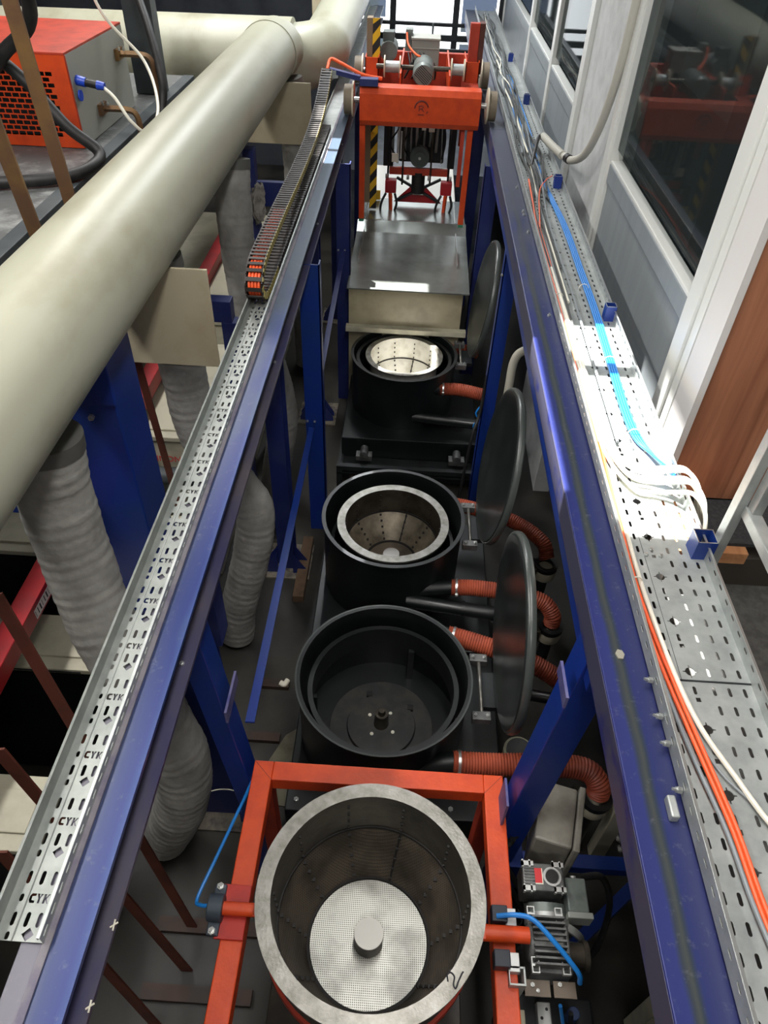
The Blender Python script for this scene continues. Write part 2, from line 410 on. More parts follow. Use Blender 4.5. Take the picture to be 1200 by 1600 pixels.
struct(B().box(-5.6, -5.5, -3, 13, 0, CEIL).build('wall_left', mat('dull_grey_wall', (120, 122, 116), 0.8, 0, (96, 98, 92), 2)))
struct(B().box(-5.5, 3.6, -3.1, -3, 0, CEIL).build('wall_back', mat('dull_grey_wall_b', (150, 150, 146), 0.8)))
struct(B().box(3.6, 3.7, -3, 13, 0, CEIL).build('wall_office', mat('office_wall', (150, 152, 150), 0.8)))
# far wall with a big glazed opening
fw = B(); wx0, wx1, wz0, wz1 = -0.95, 1.04, 1.35, 4.2
fw.box(-5.5, wx0, 11.5, 11.6, 0, CEIL).box(wx1, 3.6, 11.5, 11.6, 0, CEIL).box(wx0, wx1, 11.5, 11.6, 0, wz0).box(wx0, wx1, 11.5, 11.6, wz1, CEIL)
struct(fw.build('wall_far', mat('dark_far_wall', (52, 56, 62), 0.8, 0, (30, 34, 44), 2)))
wn = thing('window_1', (0.05, 11.5, wz0), None, None); del_keys = [k for k in wn.keys()]; struct(wn)
fr = B()
for xx in (wx0, -0.40, 0.44, wx1): fr.box(xx - 0.04, xx + 0.04, 11.44, 11.5, wz0, wz1)
for zz, ww in ((wz0, .04), (1.75, .035), (1.90, .02), (2.5, .035), (3.3, .035), (wz1, .035)): fr.box(wx0, wx1, 11.43, 11.5, zz - ww, zz + ww)
fr.build('window_frame', darkm, wn)
pb = B()
pb.box(0.52, 0.97, 11.51, 11.52, 1.82, 2.42).box(0.52, 0.84, 11.51, 11.52, 1.42, 1.68).box(0.52, 0.97, 11.51, 11.52, 2.56, 3.2)
pb.box(-0.91, -0.50, 11.51, 11.52, 1.95, 2.46)
pb.build_each('blue_pane', bluepane, wn)
B().box(-0.91, -0.45, 11.51, 11.52, 1.38, 1.71).build('pale_pane', frost, wn)

# right-hand partition: plane x = 1.05..1.12 running along y
PX = 1.05
# solid lower body and posts
wb = B(); wb.box(PX + 0.02, PX + 0.14, 4.2, 5.35, 0.0, CEIL)
struct(wb.build('wall_right', wallm))
def bay(n, y0, y1, zsill, panels=True):
    """one pvc bay: bottom panel, window above"""
    d = thing('window_%d' % n, (PX, (y0 + y1) / 2, 0.9), None, None); struct(d)
    f = B(); w_ = 0.055
    f.box(PX, PX + 0.07, y0, y0 + w_, 0.9, CEIL).box(PX, PX + 0.07, y1 - w_, y1, 0.9, CEIL)
    f.box(PX + 0.008, PX + 0.07, y0 + w_, y1 - w_, zsill, zsill + 0.018).box(PX, PX + 0.07, y0 + w_, y1 - w_, 4.5, 4.57)
    f.build('window_frame', pvcw, d, 0.004)
    p = B(); p.box(PX + 0.02, PX + 0.05, y0 + w_, y1 - w_, 0.9, zsill - 0.09)
    p.build('lower_panel', pvc, d)
    B().box(PX + 0.006, PX + 0.05, y0 + w_, y1 - w_, zsill - 0.09, zsill).build('panel_rail', pvc, d, 0.004)
    B().box(PX + 0.03, PX + 0.038, y0 + w_, y1 - w_, zsill + 0.07, 4.5).build('pane', glass, d)
bay(2, 2.46, 4.2, 2.40)
bay(3, 5.35, 6.75, 2.36)
bay(4, 6.75, 8.4, 2.36)
bay(5, 8.4, 11.43, 2.36)
tr = B(); tr.box(PX - 0.02, PX + 0.05, 2.40, 2.50, 0.9, CEIL).box(PX - 0.008, PX + 0.05, 2.34, 2.395, 0.9, CEIL).box(PX - 0.014, PX + 0.05, 4.17, 4.24, 0.9, CEIL)
tr.box(PX - 0.01, PX + 0.05, 5.3, 5.42, 0.9, CEIL)
struct(tr.build('trim_2', pvcw))
struct(B().box(PX - 0.005, PX + 0.02, 2.17, 2.335, 0.9, CEIL).build('wall_pillar', mat('white_pillar', (208, 206, 204), 0.6)))
dd = thing('door_1', (PX, 1.4, 1.9), None, None); struct(dd)
B().box(PX + 0.022, 2.6, 2.19, 2.24, 1.74, 4.8).build('door_leaf', woodpan, dd)
B().box(1.36, 2.6, 2.187, 2.19, 2.245, 2.25).build('door_seam', mat('light_seam', (200, 150, 120), 0.5), dd)
# office interior behind the glass and walkway on the right
struct(B().box(PX + 0.14, 3.6, -3, 11.5, 1.3, 1.4).build('floor_office', mat('office_floor', (82, 84, 84), 0.6)))
struct(B().box(1.02, 3.5, -0.6, 2.45, 1.42, 1.52).build('floor_walkway', mat('grey_patterned_floor', (88, 88, 85), 0.6, 0, (70, 70, 68), 30, 0.4, 0.6, (1, 1, 1), 0.3, 40)))
B_ = thing('wood_step', (1.25, 2.0, 1.52), 'light wood step with a black rubber mat below the brown wood panel', 'step')
B().box(1.075, 1.335, 1.90, 2.19, 1.665, 1.72).build('step_top', woodstep, B_, 0.003)
B().box(1.075, 1.9, 1.93, 2.19, 1.52, 1.665).build('step_riser', mat('dark_riser', (62, 56, 50), 0.7), B_)
B().box(1.20, 1.9, 1.94, 2.188, 1.72, 1.735).build('rubber_mat', mat('charcoal_mat', (44, 46, 48), 0.85, 0, (58, 60, 62), 60, 0.4, 0.6), B_)
r_ = thing('red_machine', (2.2, 3.3, 1.4), 'blurred red machine housing seen through the large partition window', 'machine')
B().box(1.9, 2.7, 3.1, 3.8, 1.41, 2.25).build('housing', redp, r_, 0.02)
B().box(1.88, 2.72, 3.08, 3.82, 2.25, 2.29).build('lid', orange_d, r_, 0.01)
k_ = thing('dark_cabinet', (2.3, 4.6, 1.4), 'tall dark cabinet with a lit white strip behind the large partition window', 'cabinet')
B().box(1.9, 3.2, 4.3, 4.9, 1.41, 3.4).build('body', darkpost, k_, 0.01)
B().box(1.895, 1.90, 4.5, 4.56, 2.5, 2.75).build('strip', whitem, k_)
bx = B(); bx.box(1.6, 2.2, 2.5, 2.9, 1.41, 1.9); tag(bx.build('grey_desk', darkpost, None, 0.01), 'low dark grey desk just inside the partition window', 'desk')

# ================================================================== BEAMS (crane runway)
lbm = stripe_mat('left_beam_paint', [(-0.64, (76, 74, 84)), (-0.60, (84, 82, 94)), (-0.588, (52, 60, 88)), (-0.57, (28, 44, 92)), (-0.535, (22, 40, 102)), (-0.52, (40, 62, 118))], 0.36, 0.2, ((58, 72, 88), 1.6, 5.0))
lb = thing('runway_beam', (-0.58, 0, 2.1), 'long blue steel runway beam left of the drums, under the narrow perforated tray', 'beam')
B().box(-0.64, -0.52, -0.7, 11.3, 2.088, 2.1).build('top_flange', lbm, lb)
webm = mat('grimy_blue_web', (50, 50, 84), 0.5, 0.1, (84, 78, 84), 5, 0.35, 0.65, (1, .4, 1))
B().box(-0.584, -0.576, -0.7, 11.3, 1.967, 2.088).build('web', webm, lb)
B().box(-0.64, -0.52, -0.7, 11.3, 1.955, 1.967).build('bottom_flange', webm, lb)
B().box(-0.60, -0.585, -0.3, 11.3, 2.1, 2.104).build('dust_strip', mat('grey_dust', (120, 116, 122), 0.9, 0, (96, 92, 110), 14), lb)
bo = B()
for k in range(6): bo.bolt((-0.548, 1.1 + k * 1.55, 1.967), (0, 0, 1), 0.007, 0.006)
bo.build_each('bolt', zinc, lb)
st = B()
for yy in (0.18, 0.32, 0.46):
    for a in (0.5, 1.6): st.bar((-0.521 - 0.008 * math.cos(a), yy - 0.01 * math.sin(a), 1.972), (-0.521 + 0.008 * math.cos(a), yy + 0.01 * math.sin(a), 1.975), 0.003, 0.003)
st.build_each('wire_tie_end', whitem, lb, 0, 2)

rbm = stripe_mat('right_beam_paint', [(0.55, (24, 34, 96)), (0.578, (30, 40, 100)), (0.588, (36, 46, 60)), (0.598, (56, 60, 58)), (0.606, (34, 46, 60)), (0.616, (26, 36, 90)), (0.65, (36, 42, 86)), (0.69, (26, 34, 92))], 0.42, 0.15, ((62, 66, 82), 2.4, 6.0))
rb = thing('runway_beam', (0.62, 0, 2.1), 'long blue steel runway beam right of the drums, beside the wide perforated tray', 'beam')
B().box(0.55, 0.69, -0.7, 5.85, 2.0, 2.1).build('top_rail', rbm, rb, 0.003)
B().box(0.55, 0.69, 5.85, 11.3, 2.0, 2.1).build('top_rail', rbm, rb, 0.003)
B().box(0.5485, 0.551, -0.7, 5.85, 2.0, 2.096).build('side_plate', mat('purple_grey_worn_side', (66, 66, 88), 0.5, 0.1, (28, 36, 100), 5, 0.52, 0.6, (1, .5, 1)), rb)
B().box(0.556, 0.68, 1.12, 11.3, 1.925, 2.0).build('lower_chord', blue, rb, 0.003)
bo = B()
for yy in (1.03, 0.93, 0.86, 0.75): bo.bolt((0.66, yy, 2.125), (-1, 0, 0.3), 0.008, 0.012)
for yy in (2.95, 3.9, 4.15, 4.2, 4.6): bo.bolt((0.64, yy, 2.1), (0, 0, 1), 0.008, 0.008)
bo.build_each('bolt', zinc, rb)
B().box(0.626, 0.645, 0.69, 0.74, 2.1, 2.125).build('splice_clamp', galv, rb, 0.004)
B().prism([(0.604 + 0.012 * math.cos(a), 1.12 + 0.016 * math.sin(a), 2.1) for a in [0, .9, 1.9, 3, 4.1, 5.2]], (0, 0, 0.004)).build('dried_putty', mat('putty', (140, 136, 124), 0.8), rb)

# ================================================================== TRAYS
# left tray : CYK
PITCH = 0.148
def ltray():
    t = thing('cable_tray', (-0.645, 0.38, 2.1), 'narrow galvanised cable tray with cut-out letters on the left blue beam', 'cable tray')
    W = 0.092; x0 = -0.690; holes = []
    c = PITCH / 2
    for ci, ch in enumerate('CYK'):
        for h in letter(ch, 0.0415 + ci * 0.0135, c, 0.0115, 0.017): holes.append(h)
    for dy in (-0.037, 0.037):
        holes += [slot(0.047, c + dy, 0.008, 0.026), slot(0.070, c + dy, 0.008, 0.026)]
        holes.append(slot(0.021, c + dy, 0.0075, 0.024))
    holes.append(slot(0.021, c, 0.0075, 0.014))
    # diamond at the cell end, split as its own cell middle -> shift cell by half pitch below
    e = 0.0115
    V, T = plate_holes(W, PITCH, holes + [[(0.058, 0.0006 + 2 * e), (0.058 - e, 0.0006 + e), (0.058, 0.0006), (0.058 + e, 0.0006 + e)], slot(0.021, 0.0085, 0.0075, 0.014)])
    def cells(y0, n, z):
        b = B()
        for k in range(n):
            vs = [b.bm.verts.new((x0 + v.x, y0 + k * PITCH + v.y, z)) for v in V]
            for f in T: b.bm.faces.new([vs[i] for i in f])
        return b
    y0 = 0.385; n = 34
    o = cells(y0, n, 2.106).build('tray_floor', galv_d, t)
    md = o.modifiers.new('thick', 'SOLIDIFY'); md.thickness = 0.0012
    y1 = y0 + n * PITCH
    B().box(x0, x0 + W, y1, 11.2, 2.105, 2.1065).build('tray_floor_far', galv, t)
    # left wall, fold ridge, right wall with slots
    B().box(x0 - 0.0015, x0, y0, 11.2, 2.105, 2.14).box(x0 - 0.006, x0 + 0.0, y0, 11.2, 2.14, 2.1415).build('left_wall', galv_d, t)
    B().cyl((x0 + 0.033, y0, 2.1068), (x0 + 0.033, y1, 2.1068), 0.0014, None, 6).build('fold_ridge', galv, t)
    hs = [slot(0.013, 0.0185, 0.006, 0.022)]
    V2, T2 = plate_holes(0.026, 0.037, hs)
    b = B()
    for k in range(int(n * 4)):
        vs = [b.bm.verts.new((x0 + W, y0 + k * 0.037 + v.y, 2.105 + v.x)) for v in V2]
        for f in T2: b.bm.faces.new([vs[i] for i in f])
    o = b.build('right_wall', galv, t); md = o.modifiers.new('thick', 'SOLIDIFY'); md.thickness = 0.0012
    B().box(x0 + W - 0.004, x0 + W + 0.001, y0, y1, 2.131, 2.1325).box(x0 + W - 0.0055, x0 + W - 0.004, y0, y1, 2.122, 2.1325).build('right_lip', galv, t)
ltray()

def rtray():
    t = thing('cable_tray', (0.8, 0.2, 2.1), 'wide galvanised perforated cable tray full of cables along the right blue beam', 'cable tray')
    x0, x1 = 0.665, 0.915; W = x1 - x0; P = 0.16; rp = P / 3
    holes = []
    for r in range(3):
        cy = rp * (r + 0.5)
        for cx in (0.030, 0.062, 0.150, 0.188, 0.226): holes.append(slot(cx, cy, 0.0085, 0.026))
    cx = 0.104; cy = rp * 0.5
    cross = []
    for k in range(24):
        a = 2 * PI * k / 24
        r = 0.0125
        if k % 6 == 0: r = 0.0215
        cross.append((cx + r * math.cos(a), cy + r * math.sin(a)))
    # narrow the cross arms
    c2 = []
    for k in range(4):
        a = PI / 2 * k
        for (rr, da) in ((0.019, -0.07), (0.019, 0.07), (0.0125, 0.16), (0.0125, 0.55), (0.0125, 1.02), (0.0125, 1.41)):
            c2.append((cx + rr * math.cos(a + da), cy + rr * math.sin(a + da)))
    holes.append(c2)
    holes.append([(cx - .006, rp * 2 - 0.006), (cx + .006, rp * 2 - 0.006), (cx + .006, rp * 2 + 0.006), (cx - .006, rp * 2 + 0.006)])
    holes.append(slot(cx - 0.002, rp * 2 + 0.0265, 0.0085, 0.024))
    V, T = plate_holes(W, P, holes)
    ys = 0.913 - rp * 0.5 - 7 * P; n = 44
    def run(name, k0, k1, z):
        b = B()
        for k in range(k0, k1):
            vs = [b.bm.verts.new((x0 + v.x, ys + k * P + v.y, z)) for v in V]
            for f in T: b.bm.faces.new([vs[i] for i in f])
        o = b.build(name, galv, t); md = o.modifiers.new('thick', 'SOLIDIFY'); md.thickness = 0.0015
    run('tray_floor', 0, 8, 2.110); run('tray_floor', 8, 24, 2.112); run('tray_floor', 24, n, 2.110)
    yj = ys + 8 * P
    y1 = ys + n * P
    B().box(x0, x1, y1, 11.2, 2.11, 2.1115).build('tray_floor_far', galv, t)
    hs = [slot(0.030, rp / 2, 0.008, 0.022)]
    V2, T2 = plate_holes(0.05, rp, hs)
    for nm, xx in (('left_wall', x0), ('right_wall', x1)):
        b = B()
        for k in range(n * 3):
            vs = [b.bm.verts.new((xx, ys + k * rp + v.y, 2.11 + v.x)) for v in V2]
            for f in T2: b.bm.faces.new([vs[i] for i in f])
        o = b.build(nm, galv, t); md = o.modifiers.new('thick', 'SOLIDIFY'); md.thickness = 0.0015
    B().box(x0 - 0.0005, x0 + 0.006, ys, 11.2, 2.16, 2.1625).box(x1 - 0.006, x1 + 0.0005, ys, 11.2, 2.16, 2.1625).box(x0, x0 + .0015, y1, 11.2, 2.11, 2.16).box(x1, x1 + .0015, y1, 11.2, 2.11, 2.16).build('rolled_lip', zinc, t)
    B().box(x0, x1, yj - 0.002, yj + 0.002, 2.1105, 2.1128).box(0.7405, 0.7412, yj, yj + 0.55, 2.112, 2.1132).build('joint_seam', darkm, t)
    hb = B()
    for xx in (0.705, 0.745, 0.787): hb.bolt((xx, 1.475, 2.113), (0, 0, 1), 0.007, 0.006)
    hb.bolt((0.765, 1.50, 2.113), (0, 0, 1), 0.007, 0.004)
    hb.build_each('bolt', zinc, t)
rtray()

def stub(x, y, z0, z1, s, label):
    t = thing('square_tube_stub', (x, y, z0), label, 'tube', 'blue tube stubs along the wide tray')
    b = B(); w_ = 0.003; h = s / 2
    b.box(x - h, x + h, y - h, y - h + w_, z0, z1).box(x - h, x + h, y + h - w_, y + h, z0, z1).box(x - h, x - h + w_, y - h + w_, y + h - w_, z0, z1).box(x + h - w_, x + h, y - h + w_, y + h - w_, z0, z1)
    b.build('tube_wall', blue, t)
    e = B(); z0_, z1_ = z1, z1 + 0.001
    e.box(x - h, x + h, y - h, y - h + w_, z0_, z1_).box(x - h, x + h, y + h - w_, y + h, z0_, z1_).box(x - h, x - h + w_, y - h, y + h, z0_, z1_).box(x + h - w_, x + h, y - h, y + h, z0_, z1_)
    e.build('cut_edge', zinc, t)
stub(0.905, 1.50, 2.09, 2.18, 0.058, 'blue square tube stub beside the tray, nearest, at the foot of the handrail')
stub(0.895, 2.93, 2.09, 2.18, 0.045, 'blue square tube stub at the tray edge below the large grey window panel')
stub(0.885, 4.62, 2.09, 2.18, 0.045, 'blue square tube stub at the tray edge under the curved white conduit')
stub(0.885, 6.6, 2.09, 2.18, 0.045, 'small blue square tube stub at the tray edge beyond the conduit')
stub(0.885, 8.2, 2.09, 2.18, 0.045, 'small blue square tube stub far down the tray, beside the tangled blue cables')

# handrail
hr = thing('handrail', (0.95, 1.5, 2.1), 'galvanised square-tube handrail rising beside the brown door', 'handrail')
B().box(0.935, 0.962, 1.475, 1.512, 2.05, 3.4).build('upright', galv, hr, 0.002)
B().box(0.962, 0.99, 1.44, 1.475, 2.30, 3.4).build('gate_upright', galv, hr, 0.002)
B().box(0.955, 0.99, 0.2, 1.475, 2.29, 2.325).build('bottom_rail', galv, hr, 0.002)

# ================================================================== CABLES in the tray
def cable(name, pts, r, m, label, cat='cable', group=None, seg=8):
    return tag(B().tube(pts, r, seg, 8).build(name, m), label, cat, group)
zt = 2.122
cable('orange_cable', [(0.79, 0.2, zt), (0.757, 0.498, zt), (0.748, 0.668, zt), (0.726, 0.839, zt), (0.701, 1.024, zt), (0.684, 1.2, zt), (0.677, 1.38, zt), (0.68, 1.646, zt), (0.69, 2.2, zt), (0.694, 3.0, zt), (0.69, 3.9, zt), (0.70, 4.3, zt + .01), (0.72, 4.7, zt)], 0.0052, cable_o, 'orange cable in the wide tray, the one nearer the lip by the rail')
cable('orange_cable', [(0.80, 0.2, zt + .0), (0.768, 0.50, zt), (0.759, 0.67, zt), (0.738, 0.845, zt), (0.714, 1.03, zt), (0.697, 1.2, zt), (0.689, 1.38, zt), (0.692, 1.65, zt), (0.702, 2.2, zt), (0.706, 3.0, zt), (0.70, 4.0, zt)], 0.0052, cable_o, 'second orange cable, lying between the first and the white cable')
cable('white_cable', [(0.895, 0.58, zt + .004), (0.83, 0.693, zt + .002), (0.792, 0.79, zt), (0.75, 0.90, zt), (0.727, 1.02, zt), (0.711, 1.2, zt), (0.703, 1.38, zt), (0.706, 1.65, zt), (0.72, 1.95, zt + .01)], 0.0062, cable_w, 'thick white cable curving across the wide tray next to the orange pair')
cable('grey_cable', [(0.785, 0.25, zt), (0.747, 0.50, zt), (0.735, 0.67, zt), (0.708, 0.84, zt), (0.688, 1.03, zt), (0.675, 1.25, zt - .002)], 0.005, cable_g, 'thin grey cable on the rail side of the orange pair')
cable('grey_cable', [(0.88, 0.62, zt), (0.825, 0.72, zt - .004), (0.765, 0.80, zt - .005), (0.738, 0.90, zt - .006), (0.718, 1.1, zt - .006)], 0.0032, cable_g, 'thin grey cable branching to the right under the white cable')
for i in range(4):
    dx = (i - 1.5) * 0.009
    cable('blue_cable', [(0.900 + dx * .4, 1.82 - i * 0.02, zt + .035), (0.872 + dx, 1.95 - i * .02, zt + .006), (0.838 + dx, 2.04, zt), (0.828 + dx, 2.22, zt), (0.838 + dx, 2.6, zt), (0.846 + dx, 3.0, zt), (0.845 + dx, 3.4, zt), (0.842 + dx, 4.0, zt), (0.80 + dx, 4.8, zt), (0.79 + dx * 3, 5.8, zt + .01), (0.80 + dx * 2, 7.5, zt + .01)], 0.0045, cable_b,
          ['blue cable of the bundle, on the side nearest the orange cables', 'blue cable of the bundle, second from the orange cables', 'blue cable of the bundle, second from the partition', 'blue cable of the bundle, outermost towards the partition'][i], 'cable', 'blue cable bundle in the wide tray')
# white conduit bundle crossing the tray
for i in range(6):
    y_ = 1.65 + i * 0.021 + 0.006 * (i % 2); z_ = zt + 0.006 + 0.009 * ((i * 2) % 3)
    cable('white_cable', [(0.70, 2.9 + .1 * i, zt + .006), (0.698 + i * .005, 2.2, zt + .006), (0.708 + i * .005, 1.92 + i * .008, z_), (0.76, y_ + 0.11, z_ + .004), (0.83, y_ + .085, z_ + .008), (0.875, y_ + .07, z_ + .025), (0.915, y_ + .03, z_ + .056), (0.945, y_ - .02, z_ + .03), (0.965, y_ - .05, z_ - .06)], 0.0068, cable_w,
          ['white cable crossing the tray in the sun, nearest of the crossing bundle', 'second nearest white cable of the sunlit crossing bundle', 'third nearest white cable of the sunlit crossing bundle', 'third from last white cable of the sunlit crossing bundle', 'second from last white cable of the sunlit crossing bundle', 'farthest white cable of the sunlit crossing bundle'][i], 'cable', 'white cables crossing the tray')
random.seed(3)
for i in range(16):
    y0 = 2.0 + 0.35 * (i % 5); x_ = 0.70 + 0.012 * (i % 9)
    pts = []; yy = y0 if i < 6 else 4.2 + random.random()
    while yy < 10.8:
        amp = 0.004 if yy < 4.2 else 0.03
        lim = 0.80 if yy < 5 else 0.9
        pts.append((min(lim, max(0.682, x_ + (0.05 * (i / 16) if yy > 4.2 else 0) + random.uniform(-amp, amp))), yy, zt + 0.004 * (i % 3) + (random.uniform(0, .03) if yy > 4.4 else 0))); yy += 0.42 + random.random() * .25
    m_ = [cable_k, cable_g, cable_k, cable_w, cable_k, cable_g, cable_k, cable_k][i % 8]
    nm = {id(cable_k): 'dark_cable', id(cable_g): 'grey_cable', id(cable_w): 'white_cable'}[id(m_)]
    cable(nm, pts, 0.0055 if i % 3 else 0.0075, m_, nm.replace('_', ' ') + ' in the tangle that fills the far half of the wide tray', 'cable', nm.replace('_', ' ') + 's tangled in the far half of the wide tray', 6)
cable('orange_cable', [(0.70, 3.9, 2.13), (0.74, 4.35, 2.165), (0.80, 4.55, 2.17), (0.86, 4.7, 2.15)], 0.003, cable_o, 'thin orange wire arching over the dark cables near the conduit')
for j, (x_, y_, w_) in enumerate(((0.688, 1.36, .0), (0.70, 3.1, .0), (0.828, 2.06, 0), (0.83, 2.55, 0), (0.828, 3.2, 0))):
    tag(B().lathe((x_, y_, zt + 0.001), [(0.021 if j > 1 else .017, -0.0015), (0.0235 if j > 1 else .0195, -0.0015), (0.0235 if j > 1 else .0195, 0.0015), (0.021 if j > 1 else .017, 0.0015)], 16, (0, 1, 0), closed=True).build('cable_tie', cable_w),
        ['white cable tie round the orange cables, near the tube stub', 'white cable tie round the orange cables where dark cables join', 'white tie round the blue bundle, nearest the crossing white cables', 'white tie round the blue bundle in the middle of the sunlit stretch', 'white tie round the blue bundle beside the second stub'][j], 'cable tie')
# conduit on the white wall
cd = thing('conduit', (1.03, 4.25, 2.2), 'curved flexible beige-white conduit dropping from the white wall into the tray', 'conduit')
B().tube([(1.02, 4.20, 4.9), (1.02, 4.22, 3.6), (1.02, 4.235, 2.95), (1.018, 4.33, 2.62), (1.0, 4.5, 2.36), (0.965, 4.72, 2.24), (0.92, 4.95, 2.22)], 0.022, 14, 10, lambda i, n: 0.022 + 0.0012 * (i % 2), 0.012).build('hose', mat('beige_conduit', (186, 184, 174), 0.5), cd)
B().tube([(0.93, 4.86, 2.225), (0.90, 5.1, 2.21), (0.87, 5.35, 2.2)], 0.026, 12, 8).build('tape_wrapped_end', mat('pale_tape', (170, 168, 158), 0.6), cd)
B().cyl((0.955, 4.75, 2.235), (0.945, 4.79, 2.233), 0.027, None, 14).build('black_band', blackrub, cd)
cable('black_hose', [(0.86, 5.38, 2.2), (0.83, 5.3, 2.2), (0.79, 5.1, 2.18), (0.76, 4.95, 2.13)], 0.012, blackrub, 'short black sleeve arching from the conduit end into the cables', 'hose')

# ================================================================== DUCT and pipes (left)
du = thing('ventilation_duct', (-1.105, 0, 2.28), 'large round beige plastic ventilation duct running along the left side', 'duct')
B().cyl((-1.105, -0.8, 2.484), (-1.105, 6.05, 2.484), 0.2, None, 64).build('main_pipe', ductm, du)
B().lathe((-1.105, 6.05, 2.484), [(0.20, -0.06), (0.206, -0.06), (0.206, 0.0), (0.2, 0.0)], 64, (0, 1, 0), closed=True).build('socket_ring', ductm, du)
B().cyl((-5.4, 6.55, 2.30), (-1.0, 6.55, 2.34), 0.29, None, 56).build('cross_pipe', ductm, du)
B().tube([(-1.35, 6.55, 2.33), (-1.05, 6.58, 2.34), (-0.83, 6.85, 2.36), (-0.80, 7.3, 2.38), (-0.80, 8.5, 2.42), (-0.80, 11.2, 2.46)], 0.28, 40, 8, lambda i, n: 0.27 - 0.06 * min(1, i / (n * 0.5))).build('elbow_pipe', ductm, du)
B().tube([(-1.105, 6.0, 2.484), (-1.105, 6.3, 2.47), (-1.105, 6.5, 2.4)], 0.2, 48, 6).build('tee_branch', ductm, du)

def board(x0, x1, y, z0, z1, label):
    tag(B().box(x0, x1, y - 0.006, y + 0.006, z0, z1).build('plastic_board', boardm, None, 0.002), label, 'board')
board(-1.32, -0.80, 2.69, 1.908, 2.352, 'cream plastic board hanging behind the duct, nearest, next to the narrow tray')
board(-1.32, -0.80, 5.97, 1.89, 2.315, 'cream plastic board hanging behind the duct near its flange, middle one of three')
board(-1.15, -0.80, 8.9, 1.86, 2.45, 'small cream plastic board hanging farthest, left of the striped guide post')

def fhose(pts, r, label, pitch=0.055):
    def fn(i, n):
        ph = (i * 0.011) % pitch / pitch
        return r * (1.0 + 0.035 * max(0.0, 1 - abs(ph - 0.5) * 7) + 0.012 * math.sin(i * 0.31) + 0.008 * math.sin(i * 1.7))
    t = thing('flexible_hose', pts[-1], label, 'hose', None)
    B().tube(pts, r, 28, 10, fn, 0.011).build('fabric_sleeve', fabric, t)
    p0 = Vector(pts[0]); d = (Vector(pts[1]) - p0).normalized()
    B().cyl(p0 - d * 0.02, p0 + d * 0.03, r * 1.04, None, 28).build('clamp_band', mat('dull_band', (96, 96, 92), 0.5, 0.4), t)
fhose([(-1.07, 1.66, 2.26), (-1.08, 1.64, 2.05), (-1.06, 1.60, 1.80), (-1.0, 1.52, 1.5), (-0.86, 1.42, 1.15), (-0.80, 1.38, 0.85), (-0.86, 1.36, 0.50), (-1.0, 1.38, 0.12)], 0.115, 'wide grey fabric-covered hose dropping from the duct, nearest of the hoses')
fhose([(-1.06, 2.86, 2.3), (-1.04, 2.86, 2.05), (-1.03, 2.86, 1.75), (-1.0, 2.85, 1.4), (-0.84, 2.82, 1.12), (-0.75, 2.78, 0.95), (-0.79, 2.72, 0.65), (-0.88, 2.67, 0.3), (-0.92, 2.64, 0.02)], 0.105, 'grey fabric-covered hose hanging behind the nearest cream board')
fhose([(-1.0, 4.1, 2.32), (-1.0, 4.05, 2.1), (-0.99, 4.02, 1.8), (-0.95, 4.0, 1.45), (-0.84, 4.0, 1.05), (-0.80, 4.0, 0.7), (-0.86, 4.0, 0.35), (-0.92, 4.0, 0.0)], 0.1, 'grey fabric-covered hose hanging beside the blue bracket behind the cable chain')
fhose([(-1.0, 6.12, 2.28), (-0.97, 6.12, 2.15), (-0.94, 6.1, 1.8), (-0.92, 6.0, 1.4), (-0.9, 5.9, 0.9), (-0.88, 5.85, 0.02)], 0.12, 'grey fabric-covered hose behind the cable chain, farthest of the hoses')

# ================================================================== COLUMNS, POSTS, BRACES
def ibeam(t, name, x, y, z0, z1, wx, wy, m, tf=0.012):
    b = B(); b.box(x - wx / 2, x + wx / 2, y - wy / 2, y - wy / 2 + tf, z0, z1).box(x - wx / 2, x + wx / 2, y + wy / 2 - tf, y + wy / 2, z0, z1).box(x - tf / 2, x + tf / 2, y - wy / 2 + tf, y + wy / 2 - tf, z0, z1)
    return b.build(name, m, t)
bc = thing('support_column', (-1.17, 2.3, 0), 'massive blue square steel column under the duct, behind the nearest grey hose', 'column')
B().box(-1.28, -1.03, 2.1, 2.35, 0, 2.26).build('column_body', blue, bc, 0.006)
B().box(-1.285, -1.02, 2.08, 2.10, 2.1, 2.28).build('saddle_plate', blue, bc, 0.004)
B().bolt((-1.10, 2.08, 2.2), (0, -1, 0), 0.012, 0.012).bolt((-1.12, 2.08, 2.05), (0, -1, 0), 0.012, 0.012).build_each('bolt', zinc, bc)
tag(B().box(-3.4, -1.282, 1.95, 2.05, 1.66, 1.86).build('cross_beam', blue, None, 0.004), 'blue horizontal cross beam running left from the massive column', 'beam')
b2 = thing('bracket_stand', (-1.0, 4.9, 0), 'blue bracket frame with diagonal strut under the middle cream board', 'frame')
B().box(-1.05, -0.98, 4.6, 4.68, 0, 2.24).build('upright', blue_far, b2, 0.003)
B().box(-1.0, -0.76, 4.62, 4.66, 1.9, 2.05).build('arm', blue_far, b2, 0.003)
B().bar((-1.0, 4.64, 1.6), (-0.80, 4.64, 1.9), 0.03, 0.05).build('strut', blue_far, b2)
rg = B(); rg.lathe((-0.965, 4.57, 1.96), [(0.0, 0.10), (0.02, 0.09), (0.035, 0.05), (0.045, 0.0), (0.04, -0.06), (0.03, -0.11), (0.012, -0.15), (0.0, -0.16)], 18, (0.1, 0, 1))
random.seed(2)
for v in rg.bm.verts: v.co += Vector((random.uniform(-.016, .016), random.uniform(-.012, .012), random.uniform(-.02, .02)))
tag(rg.build('cloth_rag', mat('grey_rag', (150, 146, 140), 0.95, 0, (110, 106, 102), 20)), 'crumpled grey rag hanging on the blue bracket frame', 'rag')
